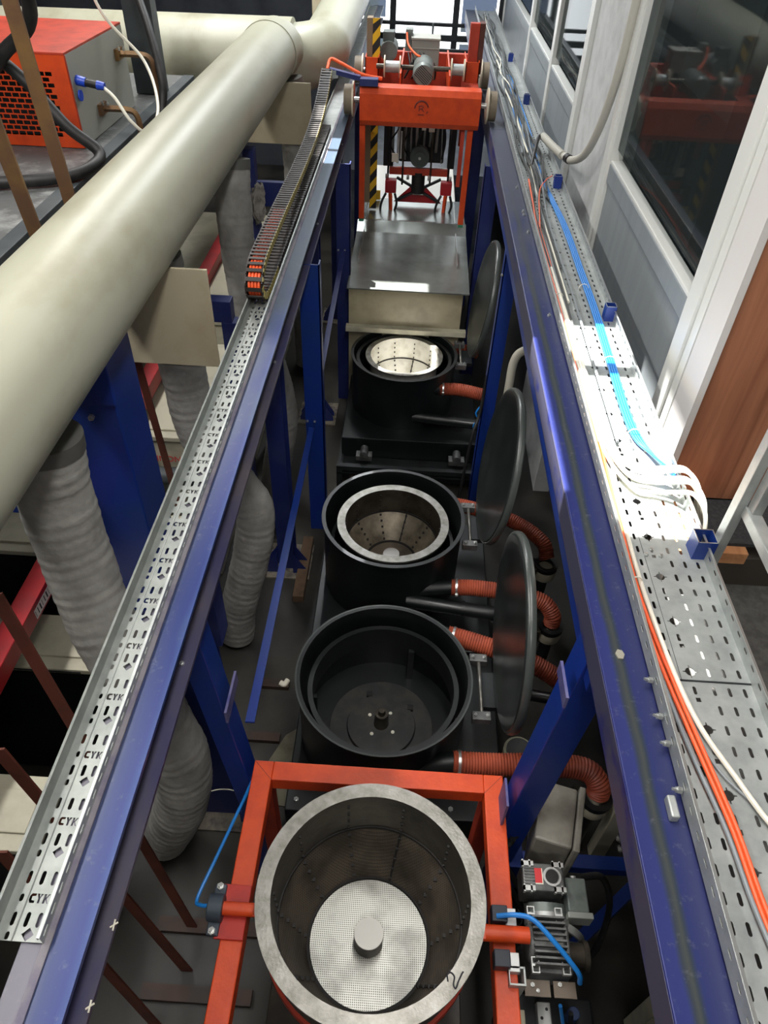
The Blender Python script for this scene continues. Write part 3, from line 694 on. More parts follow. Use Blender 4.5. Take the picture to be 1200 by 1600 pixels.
b3 = thing('bracket_stand', (-1.0, 3.3, 0), 'blue tube bracket frame showing right of the nearest cream board', 'frame')
B().box(-1.5, -0.92, 3.42, 3.5, 1.72, 1.84).build('arm', blue_far, b3, 0.003)
B().box(-0.98, -0.9, 3.42, 3.5, 0, 1.72).build('upright', blue_far, b3, 0.003)

def gusset_col(x, y, label, w_=0.1, ztop=1.955):
    t = thing('support_column', (x, y, 0), label, 'column')
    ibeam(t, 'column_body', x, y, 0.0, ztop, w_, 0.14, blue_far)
    if ztop < 1.9: B().box(x + 0.04, x + 0.16, y - 0.05, y + 0.05, ztop - 0.2, 1.955).build('column_neck', blue_far, t)
    B().box(x - 0.16, x + 0.16, y - 0.16, y + 0.16, 0.002, 0.015).build('base_plate', mat('dusty_base', (110, 104, 92), 0.8, 0, (60, 56, 60), 20), t)
    g = B()
    for s_ in (-1, 1):
        for q in (-0.04, 0.04):
            g.prism([(x + s_ * w_ / 2, y - 0.07 + q, 0.015), (x + s_ * 0.14, y - 0.07 + q, 0.015), (x + s_ * 0.14, y - 0.07 + q, 0.05), (x + s_ * w_ / 2, y - 0.07 + q, 0.2)], (0, 0.008, 0))
    g.build_each('gusset', blue_far, t)
gusset_col(-0.70, 3.30, 'blue column with gusseted foot beside the brown timber on the floor')
gusset_col(-0.70, 5.05, 'blue column with gusseted foot behind the tall bolted post, farther one')
gusset_col(-0.77, 1.62, 'broad dark blue column standing behind the nearest grey hose end', 0.2, 1.6)
gusset_col(-0.70, 6.8, 'dim blue column under the left beam below the cable chain end')

def post(x, y, z0, z1, wx, wy, label, m=blue, bolts=(), flip=1):
    t = thing('support_post', (x, y, z0), label, 'post')
    B().box(x - wx / 2, x + wx / 2, y, y + 0.008, z0, z1).box(x + flip * wx / 2 - (0.008 if flip > 0 else 0), x + flip * wx / 2 + (0 if flip > 0 else 0.008), y, y + wy, z0, z1).build('angle_post', m, t, 0.001)
    if bolts:
        b = B()
        for bx_, bz in bolts: b.bolt((bx_, y, bz), (0, -1, 0), 0.008, 0.007)
        b.build_each('bolt', zinc, t)
    return t
post(-0.53, 3.64, 0, 1.97, 0.115, 0.07, 'tall blue angle post bolted inside the left beam, left of the silver-ringed drum', blue, ((-0.575, 1.9), (-0.575, 0.95), (-0.53, 0.95)))
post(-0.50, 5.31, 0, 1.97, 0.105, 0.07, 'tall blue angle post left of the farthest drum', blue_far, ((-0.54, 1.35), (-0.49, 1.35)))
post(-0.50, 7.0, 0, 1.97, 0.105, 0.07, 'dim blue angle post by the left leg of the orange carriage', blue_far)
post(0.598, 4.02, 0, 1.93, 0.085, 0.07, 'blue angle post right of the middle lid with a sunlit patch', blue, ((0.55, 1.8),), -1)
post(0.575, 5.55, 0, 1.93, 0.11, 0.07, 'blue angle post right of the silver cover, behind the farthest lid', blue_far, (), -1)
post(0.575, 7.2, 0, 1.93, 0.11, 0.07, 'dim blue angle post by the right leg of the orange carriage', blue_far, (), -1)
tag(B().bar((-0.545, 3.60, 0.93), (-0.49, 1.38, 1.20), 0.035, 0.008).build('flat_brace', blue, None), 'long blue flat-bar brace sloping from the tall post to the near column', 'brace')
tag(B().bar((-0.50, 5.29, 1.35), (-0.54, 3.66, 1.0), 0.035, 0.008).build('flat_brace', blue_far, None), 'blue flat-bar brace sloping between the two tall posts', 'brace')

# near leaning struts
sl = thing('leaning_strut', (-0.5, 1.27, 0.4), 'thick blue square strut leaning inwards from the left beam to the floor', 'strut')
B().bar((-0.60, 1.30, 1.955), (-0.50, 1.29, 0.75), 0.075, 0.10, (0, 1, 0)).bar((-0.50, 1.29, 0.75), (-0.48, 1.3, 0.0), 0.1, 0.10, (0, 1, 0)).build('strut_body', blue, sl, 0.003)
B().box(-0.505, -0.497, 1.2, 1.36, 1.50, 1.56).box(-0.455, -0.447, 1.2, 1.34, 0.80, 0.90).build_each('lug_plate', mat('lug_plate_paint', (92, 90, 130), 0.5, 0, (60, 60, 120), 9), sl)
sr = thing('leaning_strut', (0.5, 1.25, 0.3), 'thick blue square strut leaning inwards from the right beam past the bottom hose', 'strut')
B().bar((0.60, 1.22, 2.0), (0.50, 1.20, 0.65), 0.10, 0.11, (0, 1, 0)).build('strut_body', blue, sr, 0.003)
B().box(0.49, 0.60, 1.13, 1.26, 0.0, 0.66).build('strut_foot', blue, sr, 0.003)
B().box(0.492, 0.500, 1.08, 1.20, 1.90, 1.95).box(0.44, 0.448, 1.1, 1.2, 1.10, 1.25).build_each('lug_plate', mat('lug_plate_paint', (92, 90, 130)), sr)
tag(B().box(0.56, 1.2, 1.26, 1.32, 0.30, 0.36).build('cross_tube', blue, None, 0.003), 'blue horizontal tube low down right of the gear motors', 'tube')
tag(B().bar((1.20, 1.25, 0.42), (0.92, 1.05, 0.02), 0.05, 0.05).build('diagonal_tube', blue, None), 'short blue diagonal tube under the right beam near the motors', 'tube')

# copper / brown bars
def fbar(p0, p1, wx, wz, label, m=brownp, name='flat_bar', up=(0, 1, 0)):
    tag(B().bar(p0, p1, wx, wz, up).build(name, m), label, 'bar')
fbar((-1.15, 1.30, 1.97), (-0.79, 1.02, 0.0), 0.045, 0.008, 'brown flat steel bar slanting under the left tray, upper of three')
fbar((-1.15, 1.02, 1.58), (-0.78, 0.86, 0.0), 0.05, 0.008, 'brown flat steel bar slanting under the left tray, middle of three')
fbar((-1.15, 0.83, 1.3), (-0.86, 0.66, 0.0), 0.05, 0.008, 'brown flat steel bar slanting under the left tray, lower of three')
fbar((-1.2, 2.75, 1.97), (-1.19, 2.85, 0.86), 0.035, 0.008, 'brown flat bar hanging in front of the red beam below the nearest board')
fbar((-1.36, 2.75, 3.7), (-1.40, 2.95, 2.32), 0.055, 0.01, 'brown copper flat bar rising in front of the orange machine, right one', copper, 'copper_bar')
fbar((-1.36, 2.35, 3.7), (-1.40, 2.62, 2.32), 0.055, 0.01, 'brown copper flat bar rising in front of the orange machine, left one', copper, 'copper_bar')

# ================================================================== RECTIFIER and its shelf
pm = mat('scuffed_grey_sheet', (98, 100, 100), 0.5, 0.3, (160, 162, 160), 9, 0.5, 0.75, (1, 1, 1), 0.2, 30)
sh = thing('equipment_shelf', (-2.6, 3.5, 2.2), 'scuffed grey metal shelf with a dark edge beam left of the duct', 'shelf')
B().box(-4.6, -1.76, 0.3, 6.1, 2.27, 2.295).build('shelf_sheet', pm, sh)
B().box(-1.78, -1.70, 0.3, 6.1, 2.16, 2.30).build('edge_beam', darkpost, sh, 0.003)
B().box(-1.95, -1.76, 5.5, 5.62, 2.3, 3.4).build('shelf_post', darkpost, sh, 0.003)
ry0, ry1, rx0, rx1, rz0, rz1 = 4.27, 5.2, -2.62, -1.87, 2.30, 2.75
rc = thing('rectifier', (-2.2, 4.7, 2.295), 'orange and grey rectifier box with a slotted front on the shelf', 'machine')
V, T = None, None
cw, chh = 0.042, 0.027
nx, nz = 14, 12
rowh = []
W_, H_ = rx1 - rx0, rz1 - rz0
for j in range(nz):
    off = 0.0 if j % 2 == 0 else cw / 2
    for i in range(nx):
        xx = 0.06 + i * cw + off; zz = 0.055 + j * chh
        if xx + 0.032 < W_ - 0.06: rowh.append([(xx, zz), (xx + 0.036, zz), (xx + 0.036, zz + 0.020), (xx, zz + 0.020)])
V, T = plate_holes(W_, H_, rowh)
b = B(); vs = [b.bm.verts.new((rx0 + v.x, ry0, rz0 + v.y)) for v in V]
for f in T: b.bm.faces.new([vs[i] for i in f])
o = b.build('slotted_front', orange, rc); md = o.modifiers.new('thick', 'SOLIDIFY'); md.thickness = 0.003
B().box(rx0, rx1, ry0, ry1, rz1, rz1 + 0.012).box(rx1 - 0.0, rx1 + 0.004, ry0, ry0 + 0.012, rz0, rz1).build('top_cover', orange_d, rc, 0.002)
B().box(rx1 - 0.02, rx1, ry0 + 0.012, ry1, rz0, rz1).build('side_panel', mat('light_grey_panel', (150, 150, 142), 0.5), rc, 0.002)
B().box(rx0 + 0.03, rx1 - 0.03, ry0 + 0.18, ry1 - 0.02, rz0 + 0.01, rz1 - 0.01).build('inner_core', darkm, rc)
B().cyl((rx1, 4.36, 2.62), (rx1 + 0.05, 4.36, 2.61), 0.026, 0.024, 16).cyl((rx1 + 0.11, 4.36, 2.60), (rx1 + 0.15, 4.36, 2.595), 0.024, 0.02, 12).cyl((rx1 + 0.01, 4.34, 2.55), (rx1 + 0.018, 4.34, 2.55), 0.028, None, 16).build('blue_socket', mat('blue_connector', (30, 70, 190), 0.4), rc)
B().cyl((rx1 + 0.05, 4.36, 2.61), (rx1 + 0.11, 4.36, 2.60), 0.02, None, 14).build('plug_body', blackrub, rc)
for (yy, zz) in ((4.62, 2.42), (5.05, 2.62)):
    tb = B().box(rx1, rx1 + 0.02, yy - 0.05, yy + 0.05, zz - 0.03, zz + 0.03).tube([(rx1, yy, zz), (rx1 + 0.14, yy, zz), (rx1 + 0.2, yy, zz - 0.02), (rx1 + 0.215, yy, zz - 0.1), (rx1 + 0.215, yy, zz - 0.32)], 0.018, 4, 5)
    o = tb.build('copper_terminal', copper, rc)
    sbm = B()
    for q in (0.02, 0.05): sbm.bolt((rx1 + q, yy - 0.015, zz + 0.02), (0, 0, 1), 0.008, 0.014)
    sbm.build_each('terminal_bolt', zinc, o)
    bpy.context.view_layer.update()
def hose(name, pts, r, m, label, cat='hose'): return tag(B().tube(pts, r, 14, 10).build(name, m), label, cat)
hose('white_cable', [(-1.73, 4.36, 2.592), (-1.66, 4.32, 2.55), (-1.58, 4.28, 2.45), (-1.52, 4.35, 2.38), (-1.52, 4.6, 2.45), (-1.66, 4.9, 2.62), (-1.86, 4.85, 2.9), (-1.95, 4.9, 3.4)], 0.009, cable_w, 'white cable looping from the blue socket of the rectifier', 'cable')
hose('black_hose', [(-1.62, 3.2, 3.6), (-1.72, 3.7, 3.05), (-2.0, 3.9, 2.82), (-2.25, 3.9, 2.62), (-2.6, 3.7, 2.4)], 0.032, blackrub, 'thick black hose crossing high in front of the rectifier front')
hose('black_hose', [(-2.55, 4.0, 2.98), (-2.15, 3.98, 2.82), (-1.98, 3.98, 2.70), (-1.80, 3.95, 2.50), (-1.66, 3.95, 2.38), (-1.68, 3.8, 2.34), (-1.85, 3.65, 2.33), (-2.3, 3.5, 2.33)], 0.03, blackrub, 'thick black hose looping down round the corner of the rectifier onto the shelf')
hose('black_hose', [(-2.0, 5.9, 3.3), (-1.86, 5.5, 3.0), (-1.7, 5.2, 2.75), (-1.60, 5.0, 2.5), (-1.60, 4.9, 2.33)], 0.025, blackrub, 'black hose hanging behind the rectifier by the dark post')

# ================================================================== LEFT BACKGROUND TANKS
def tank(x0, x1, y0, y1, z, label, m=tankm, rimm=None):
    t = thing('plating_tank', ((x0 + x1) / 2, (y0 + y1) / 2, 0), label, 'tank')
    B().box(x0, x1, y0, y1, 0.0, z - 0.03).build('tank_body', m, t, 0.006)
    B().box(x0 - 0.02, x1 + 0.02, y0 - 0.02, y1 + 0.02, z - 0.03, z).box(x0 + 0.04, x1 - 0.04, y0 + 0.04, y1 - 0.04, z, z + 0.012).build('tank_rim', mat('pale_tank_rim', (176, 172, 152), 0.5, 0, (160, 156, 138), 5), t, 0.004)
    return t
t1 = tank(-3.2, -1.12, 3.15, 4.15, 1.15, 'cream plastic tank with red lettering on its side, behind the red beam')
# lettering SIMONA
def text_mesh(s, size, loc, rot, m, parent, name):
    c = bpy.data.curves.new(name, 'FONT'); c.body = s; c.size = size; c.extrude = 0.0008; c.align_x = 'CENTER'
    tmp = bpy.data.objects.new(name, c); COL.objects.link(tmp); bpy.context.view_layer.update()
    me = bpy.data.meshes.new_from_object(tmp.evaluated_get(bpy.context.evaluated_depsgraph_get())); bpy.data.objects.remove(tmp)
    me.materials.clear(); me.materials.append(m)
    me.transform(Matrix.Translation(Vector(loc)) @ rot.to_4x4())
    o = bpy.data.objects.new(name, me); COL.objects.link(o)
    if parent is not None: o.parent = parent; o.matrix_parent_inverse = Matrix.Translation(-world_loc(parent))
    return o
text_mesh('SIMONA', 0.055, (-1.30, 3.128, 0.98), Matrix.Rotation(PI / 2, 3, 'X'), redlab, t1, 'lettering')
t2 = tank(-3.2, -1.12, 2.50, 2.80, 0.85, 'low cream-topped tank below the first one, partly hidden by the massive column', darkm)
t3 = tank(-3.4, -1.16, 1.74, 1.99, 0.95, 'cream-topped tank with a slotted pale rim left of the nearest hose', black)
t4 = tank(-3.4, -1.12, 4.4, 6.3, 1.2, 'far cream tank seen between the hoses under the middle board')
t5 = tank(-3.4, -1.22, 0.98, 1.22, 0.95, 'cream-topped tank at the very left edge, under the near end of the tray', black)
B().box(-1.62, -1.50, 1.717, 1.72, .930, .938).box(-1.46, -1.32, 1.717, 1.72, .930, .938).build_each('rim_slot', darkm, t3)
rbm_ = thing('red_beam', (-1.45, 3.3, 1.2), 'red painted steel beam running along behind the grey hoses', 'beam')
B().box(-1.54, -1.45, 0.2, 6.2, 1.2, 1.29).build('beam_body', redp, rbm_, 0.004)
B().box(-1.4495, -1.4485, 1.78, 1.98, 1.215, 1.265).build('paper_label', mat('white_label', (214, 206, 204), 0.6), rbm_)
lbk = B()
for k in range(9): lbk.box(-1.4484, -1.4478, 1.785 + k * 0.021, 1.787 + k * 0.021 + 0.003 * (k % 3), 1.225, 1.258)
lbk.build('label_print', black_ink, rbm_)
tag(B().cyl((-3, 2.98, 1.0), (-1.1, 2.98, 1.0), 0.05, None, 20).build('grey_pipe', darkpost), 'dark grey horizontal pipe between the two cream tanks', 'pipe')
tag(B().cyl((-1.49, 3.30, 1.9), (-1.49, 3.30, 1.33), 0.006, None, 8).cyl((-1.49, 3.30, 1.33), (-1.49, 3.30, 1.29), 0.02, 0.035, 10).build('hanging_rod', galv), 'thin hanging rod with a small foot resting on the red beam', 'rod')
# floor grates and beams near bottom left
rust = mat('rusty_grate', (58, 40, 32), 0.7, 0, (40, 34, 30), 9)
for k in range(2):
    tag(B().box(-0.95, -0.48, 0.74 + k * 0.26, 0.80 + k * 0.26, 0.0, 0.03).build('floor_bar', rust), ['rusty flat bar on the floor below the left beam, nearest', 'rusty flat bar on the floor below the left beam, behind the nearest one'][k], 'bar')
for k in range(2):
    tag(B().box(-0.75, -0.55, 1.95 + k * 0.34, 2.0 + k * 0.34, 0.0, 0.03).build('floor_bar', rust), ['rusty flat bar on the floor in front of the hose beside the long brace', 'rusty flat bar on the floor right behind the hose foot, beside the long brace'][k], 'bar')
tag(B().box(-0.62, -0.55, 2.95, 3.5, 0.0, 0.06).build('timber_plank', woodb, None, 0.003), 'short brown timber plank on the floor beside the drum base', 'plank')
tag(B().prism([(-0.62, 1.62, 0.002), (-0.44, 1.6, 0.002), (-0.44, 2.06, 0.002), (-0.52, 2.0, 0.002), (-0.6, 1.82, 0.002)], (0, 0, 0.012)).build('concrete_patch', concrete_l), 'pale ragged concrete patch on the floor at the drum base corner', 'concrete')
tag(B().tube([(-0.60, 2.32, 0.03), (-0.575, 2.31, 0.03), (-0.56, 2.34, 0.03)], 0.016, 10, 5).build('white_cup', whitem), 'tiny white plastic bit on the floor beside the blue brace', 'litter')
tag(B().tube([(-0.86, 1.50, 0.30), (-0.7, 1.52, 0.34), (-0.5, 1.46, 0.33), (-0.47, 1.40, 0.32)], 0.003, 6, 8).build('white_wire', cable_w), 'thin white wire crossing the foot of the dark column', 'wire')

# ================================================================== CABLE CHAIN
ch = thing('cable_chain', (-0.655, 2.9, 2.11), 'dark articulated cable chain with orange cables looped on the narrow tray', 'cable chain')
chm = mat('dark_chain_plastic', (36, 31, 28), 0.55, 0, (26, 23, 22), 9)
chy = mat('yellowed_chain_edge', (140, 128, 70), 0.55, 0, (80, 70, 50), 9)
loop = [(-0.655, 5.6, 2.122), (-0.655, 4.6, 2.122), (-0.655, 3.6, 2.122), (-0.655, 3.05, 2.124), (-0.655, 2.90, 2.15), (-0.655, 2.86, 2.205), (-0.655, 2.92, 2.262), (-0.657, 3.08, 2.275), (-0.66, 3.6, 2.262), (-0.665, 4.3, 2.235), (-0.67, 5.0, 2.235), (-0.675, 5.6, 2.30), (-0.68, 6.0, 2.40)]
P = resample(catmull(loop, 14), 0.036)
mesh0 = None; nlink = 0
lk = B(); hw = 0.038
lk.box(-hw, -hw + 0.005, -0.019, 0.019, -0.014, 0.014).box(hw - 0.005, hw, -0.019, 0.019, -0.014, 0.014)
lk.box(-hw, hw, -0.009, 0.008, 0.011, 0.015).box(-hw, hw, -0.012, 0.010, -0.015, -0.011)
lk.box(hw, hw + 0.0035, -0.009, 0.009, -0.015, 0.015)
bmesh.ops.recalc_face_normals(lk.bm, faces=lk.bm.faces[:])
mesh0 = bpy.data.meshes.new('chain_link'); lk.bm.to_mesh(mesh0); mesh0.materials.append(chm); mesh0.materials.append(chy)
for f in mesh0.polygons:
    if f.center.x > hw + 0.0001 or f.index >= len(mesh0.polygons) - 6: f.material_index = 1
rest = B(); n = len(P)
for i in range(n):
    d = (P[min(i + 1, n - 1)] - P[max(i - 1, 0)]).normalized(); a = Vector((1, 0, 0)); c = a.cross(d).normalized()
    Mx = Matrix((a, d, c)).transposed().to_4x4(); Mx.translation = P[i]
    if i >= n - 100:
        o = bpy.data.objects.new('chain_link', mesh0); COL.objects.link(o); o.parent = ch
        o.matrix_parent_inverse = Matrix.Translation(-world_loc(ch)); o.matrix_basis = Mx
    else:
        tmp = bmesh.new(); tmp.from_mesh(mesh0); tmp.transform(Mx); me_ = bpy.data.meshes.new('t'); tmp.to_mesh(me_); tmp.free(); rest.bm.from_mesh(me_); bpy.data.meshes.remove(me_)
o = rest.build('chain_link', chm, ch); o['kind'] = 'stuff'
for dx in (-0.022, -0.008, 0.006, 0.02):
    pts = [(p[0] + dx, p[1], p[2]) for p in loop[3:9]]
    B().tube(pts, 0.0065, 6, 10).build('orange_cable', cable_o, ch)

# ================================================================== DRUMS
def drum(cx, cy, ztop, zbot, r, label, name='spin_drum'):
    t = thing('spin_dryer', (cx, cy, 0), label, 'spin dryer')
    B().lathe((cx, cy, 0), [(r - 0.012, zbot), (r - 0.012, ztop - 0.012), (r, ztop - 0.012), (r, ztop), (r - 0.022, ztop), (r - 0.024, zbot + 0.03), (0.0, zbot + 0.03)], 72).build('drum_shell', black, t)
    return t
def lid(hx, cy, hz, tilt, r, par):
    u = Vector((math.sin(tilt), 0, math.cos(tilt))); nrm = Vector((math.cos(tilt), 0, -math.sin(tilt))); c = Vector((hx, cy, hz)) + u * (r + 0.03)
    t = B().lathe(c, [(0, -0.006), (r * 0.80, -0.006), (r * 0.86, -0.016), (r * 0.97, -0.018), (r, -0.006), (r, 0.016), (r * 0.975, 0.02), (r * 0.95, 0.008), (r * 0.86, 0.004), (0, 0.004)], 72, nrm).build('lid', lidm, par)
    B().lathe(c, [(r + 0.010 * math.cos(a) - .004, 0.004 + 0.018 * math.sin(a)) for a in [k * PI / 5 for k in range(10)]], 72, nrm, closed=True).build('lid_rim', mat('rim_highlight', (70, 75, 73), 0.28), t)  # paler rim: the highlight on the lid edge is put into its colour
    return t
def hinge(hx, cy, z, par, dy=0.16):
    t = B().cyl((hx - 0.04, cy - dy, z), (hx - 0.04, cy + dy, z), 0.009, None, 10).build('hinge', steel, par)
    for s_ in (-1, 1):
        y_ = cy + s_ * dy
        p = B().box(hx - 0.085, hx + 0.0, y_ - 0.022, y_ + 0.022, z - 0.03, z + 0.012).build('bearing_block', gearm, t, 0.003)
    b = B()
    for s_ in (-1, 1):
        for q in (-0.07, -0.015): b.bolt((hx + q, cy + s_ * dy, z + 0.012), (0, 0, 1), 0.008, 0.008)
    b.build_each('bolt', zinc, t)
    B().box(hx - 0.03, hx + 0.05, cy - dy * .6, cy + dy * .6, z - 0.05, z - 0.02).build('hinge_plate', darkm, t)
# base tanks
tag(B().cyl((-0.33, 3.62, 0.06), (-0.33, 4.35, 0.10), 0.025, None, 14).build('steel_pipe', steel_d), 'short dull steel pipe running to the base of the farthest drum', 'pipe')

D1 = drum(0.0, 1.90, 0.80, 0.31, 0.412, 'open black round drum, nearest, empty with an inner ring')
B().lathe((0, 1.9, 0), [(0.335, 0.56), (0.358, 0.56), (0.358, 0.70), (0.335, 0.70)], 72, closed=True).build('inner_ring', black, D1)
B().box(-0.36, -0.32, 1.89, 1.91, 0.34, 0.58).box(0.3, 0.34, 1.7, 1.72, 0.34, 0.58).box(0.12, 0.15, 2.19, 2.22, 0.34, 0.58).build_each('ring_bracket', black, D1)
B().lathe((0, 1.9, 0), [(0, 0.365), (0.17, 0.362), (0.175, 0.345), (0.26, 0.343), (0.262, 0.34)], 60).build('turntable', mat('scuffed_black', (40, 42, 42), 0.5, 0, (70, 66, 58), 9, 0.45, 0.8), D1)
B().box(-0.085, -0.055, 2.055, 2.085, 0.341, 0.365).box(0.13, 0.16, 1.99, 2.02, 0.341, 0.365).build_each('square_lug', blackrub, D1)
B().lathe((0.325, 2.13, 0.63), [(0.0, 0.0), (0.05, 0.0), (0.055, -0.012), (0.045, -0.02)], 24, (-0.8, -0.55, 0)).build('outlet_mouth', mat('glossy_black', (16, 20, 22), 0.15), D1)
B().lathe((0, 1.9, 0), [(0.405, 0.8005), (0.413, 0.8005), (0.413, 0.794), (0.405, 0.7995)], 72, closed=True).build('pale_rim', mat('rim_highlight', (70, 75, 73), 0.28), D1)  # thin ring in the same rim colour that carries the painted highlight
hub = B().cyl((0, 1.9, 0.36), (0, 1.9, 0.46), 0.038, 0.032, 20).cyl((0, 1.9, 0.46), (0, 1.9, 0.485), 0.02, 0.014, 16).build('hub', steel_d, D1)
bb = B()
for k in range(4):
    a = PI / 4 + k * PI / 2 + 0.15; bb.cyl((0.075 * math.cos(a), 1.9 + 0.075 * math.sin(a), 0.362), (0.075 * math.cos(a), 1.9 + 0.075 * math.sin(a), 0.368), 0.009, None, 8)
bb.build_each('bolt', whitem, D1)
D2 = drum(0.0, 2.98, 0.80, 0.31, 0.412, 'open black round drum in the middle, holding a silver-ringed basket')
D3 = drum(0.01, 4.86, 0.76, 0.31, 0.412, 'black round drum farthest away, sunlit with bright basket')
def base(y0, y1, t, z=0.30):
    B().box(-0.43, 0.60, y0, y1, 0.1, z).build('base_box', black, t, 0.006)
    B().box(-0.43, 0.60, y0, y0 + 0.04, 0.0, 0.1).box(-0.43, 0.6, y1 - 0.04, y1, 0.0, 0.1).build_each('base_rail', darkm, t)
    b = B()
    for xx in (-0.38, -0.15, 0.35): b.bolt((xx, y0 + 0.05, z), (0, 0, 1), 0.012, 0.01)
    b.build_each('bolt', zinc, t)
base(1.46, 2.40, D1); base(2.42, 3.46, D2); fb = D3
B().box(-0.43, 0.60, 4.32, 5.32, 0.14, 0.32).build('base_box', black, fb, 0.006)
B().box(-0.45, 0.62, 4.12, 4.16, 0.16, 0.20).box(-0.45, -0.41, 4.12, 5.3, 0.0, 0.16).box(0.58, 0.62, 4.12, 5.3, 0.0, 0.16).box(-0.45, .62, 4.2, 4.23, 0.02, 0.06).box(-0.45, 0.62, 4.12, 4.32, 0.13, 0.14).build('base_frame', darkm, fb)
bb = B()
for xx in (-0.25, 0.45): bb.box(xx - 0.06, xx + 0.06, 4.20, 4.27, 0.2, 0.24).cyl((xx, 4.19, 0.26), (xx, 4.28, 0.26), 0.03, None, 16)
bb.build_each('bearing_block', gearm, fb, 0, 2)

def basket(cx, cy, zt_, r, wr, h1, h2, rb, label, hubh=0.09, light=True, mark=False, hubr=0.05, wall=None, cone=None):
    """steel basket: flat top ring, cylindrical wall of welded panels, cone and perforated bottom"""
    t = thing('steel_basket', (cx, cy, zt_ - h1 - h2), label, 'basket')
    B().lathe((cx, cy, zt_), [(r - wr, 0), (r, 0), (r, -0.012), (r - wr + 0.004, -0.012)], 80, closed=True).build('top_ring', steel, t, 0.0)
    ri = r - wr
    B().lathe((cx, cy, zt_), [(ri, -0.002), (ri - 0.004, -h1), (ri - 0.004 + 0.002, -h1), (ri + 0.006, -0.008)], 64).build('wall_band', wall or steel_d, t)
    B().lathe((cx, cy, zt_), [(ri - 0.004, -h1), (rb, -h1 - h2), (rb + 0.004, -h1 - h2 - .002), (ri + 0.002, -h1)], 60).build('cone_panels', cone or perf_dark, t)
    sm = B()
    for k in range(10):
        a = 2 * PI * (k) / 10
        p0 = Vector((cx + (ri - 0.007) * math.cos(a), cy + (ri - 0.007) * math.sin(a), zt_ - h1)); p1 = Vector((cx + rb * math.cos(a), cy + rb * math.sin(a), zt_ - h1 - h2 + 0.002))
        if k in (2, 7, 9): sm.bar(p0 + Vector((0, 0, 0.002)), p1 + Vector((0, 0, 0.004)), 0.008, 0.004)
        for q in range(5): 
            c_ = p0.lerp(p1, (q + 0.5) / 5); sm.box(c_.x - 0.006, c_.x + 0.006, c_.y - 0.006, c_.y + 0.006, c_.z - 0.002, c_.z + 0.006)
        p2 = Vector((cx + (ri - 0.003) * math.cos(a), cy + (ri - 0.003) * math.sin(a), zt_ - 0.02))
        for q in (0.15, 0.4, 0.65, .9):
            c_ = p2.lerp(p0, q); sm.box(c_.x - 0.004, c_.x + 0.004, c_.y - 0.004, c_.y + 0.004, c_.z - 0.004, c_.z + 0.006)
    sm.build('weld_spots', mat('dark_weld', (30, 27, 25), 0.7), t)['kind'] = 'stuff'
    B().lathe((cx, cy, zt_ - h1 - h2), [(rb - 0.008, 0), (rb + 0.006, 0), (rb + 0.006, 0.008), (rb - 0.004, 0.010)], 60, closed=True).lathe((cx, cy, zt_ - h1), [(ri - 0.010, -.004), (ri - 0.001, -.004), (ri - .001, 0.006), (ri - 0.008, 0.006)], 60, closed=True).build('weld_seam', mat('dark_weld', (30, 27, 25), 0.7), t)
    B().lathe((cx, cy, zt_ - h1 - h2), [(0, 0.002), (rb, 0.002), (rb, -0.002), (0, -0.002)], 60, smooth=False).build('perforated_bottom', perf_light if light else perf_dark, t)
    zb = zt_ - h1 - h2
    hb_ = B().cyl((cx, cy, zb), (cx, cy, zb + hubh - 0.002), hubr, None, 40).build('hub', steel_d, t)
    B().cyl((cx, cy, zb + hubh - 0.002), (cx, cy, zb + hubh), hubr - 0.001, None, 40).build('hub_cap', mirror, hb_)
    return t
sunlit_steel = mat('sun_lightened_steel', (206, 204, 196), 0.45, 0.15, (176, 172, 160), 9)  # lighter steel puts the sun glare into the far basket's colour
NB = basket(0.0, 0.778, 1.30, 0.347, 0.046, 0.22, 0.23, 0.208, 'large steel basket with wide ring in the orange frame, nearest')
# handwritten 2 on the ring
B().tube([(0.228, 0.566, 1.3015), (0.226, 0.582, 1.3015), (0.236, 0.588, 1.3015), (0.246, 0.578, 1.3015), (0.243, 0.560, 1.3015), (0.249, 0.551, 1.3015), (0.257, 0.568, 1.3015), (0.268, 0.588, 1.3015), (0.272, 0.592, 1.3015)], 0.0022, 6, 6).build('marker_numeral', black_ink, NB)
basket(0.0, 2.985, 0.745, 0.324, 0.046, 0.17, 0.15, 0.15, 'silver-ringed steel basket sitting inside the middle drum', 0.05, False, cone=mat('brushed_cone_steel', (150, 140, 122), 0.4, 0.5, (92, 84, 72), 10, 0.35, 0.7))
basket(0.01, 4.87, 0.735, 0.30, 0.04, 0.18, 0.17, 0.16, 'sunlit steel basket inside the farthest drum', 0.03, True, wall=sunlit_steel, cone=sunlit_steel)
B().lathe((0, 2.98, 0), [(0.345, 0.50), (0.365, 0.50), (0.365, 0.6), (0.345, 0.6)], 60, closed=True).build('inner_ring', black, D2)
B().lathe((0.01, 4.86, 0), [(0.345, 0.68), (0.37, 0.68), (0.37, 0.72), (0.345, 0.72)], 60, closed=True).build('inner_ring', black, D3)
lid(0.54, 1.93, 0.68, 0.0, 0.43, D1)
lid(0.50, 3.06, 0.68, math.radians(7.5), 0.43, D2)
lid(0.50, 4.88, 0.78, math.radians(7.5), 0.41, D3)
hinge(0.50, 1.93, 0.70, D1)
hinge(0.49, 3.04, 0.70, D2)
hinge(0.49, 4.95, 0.72, D3)

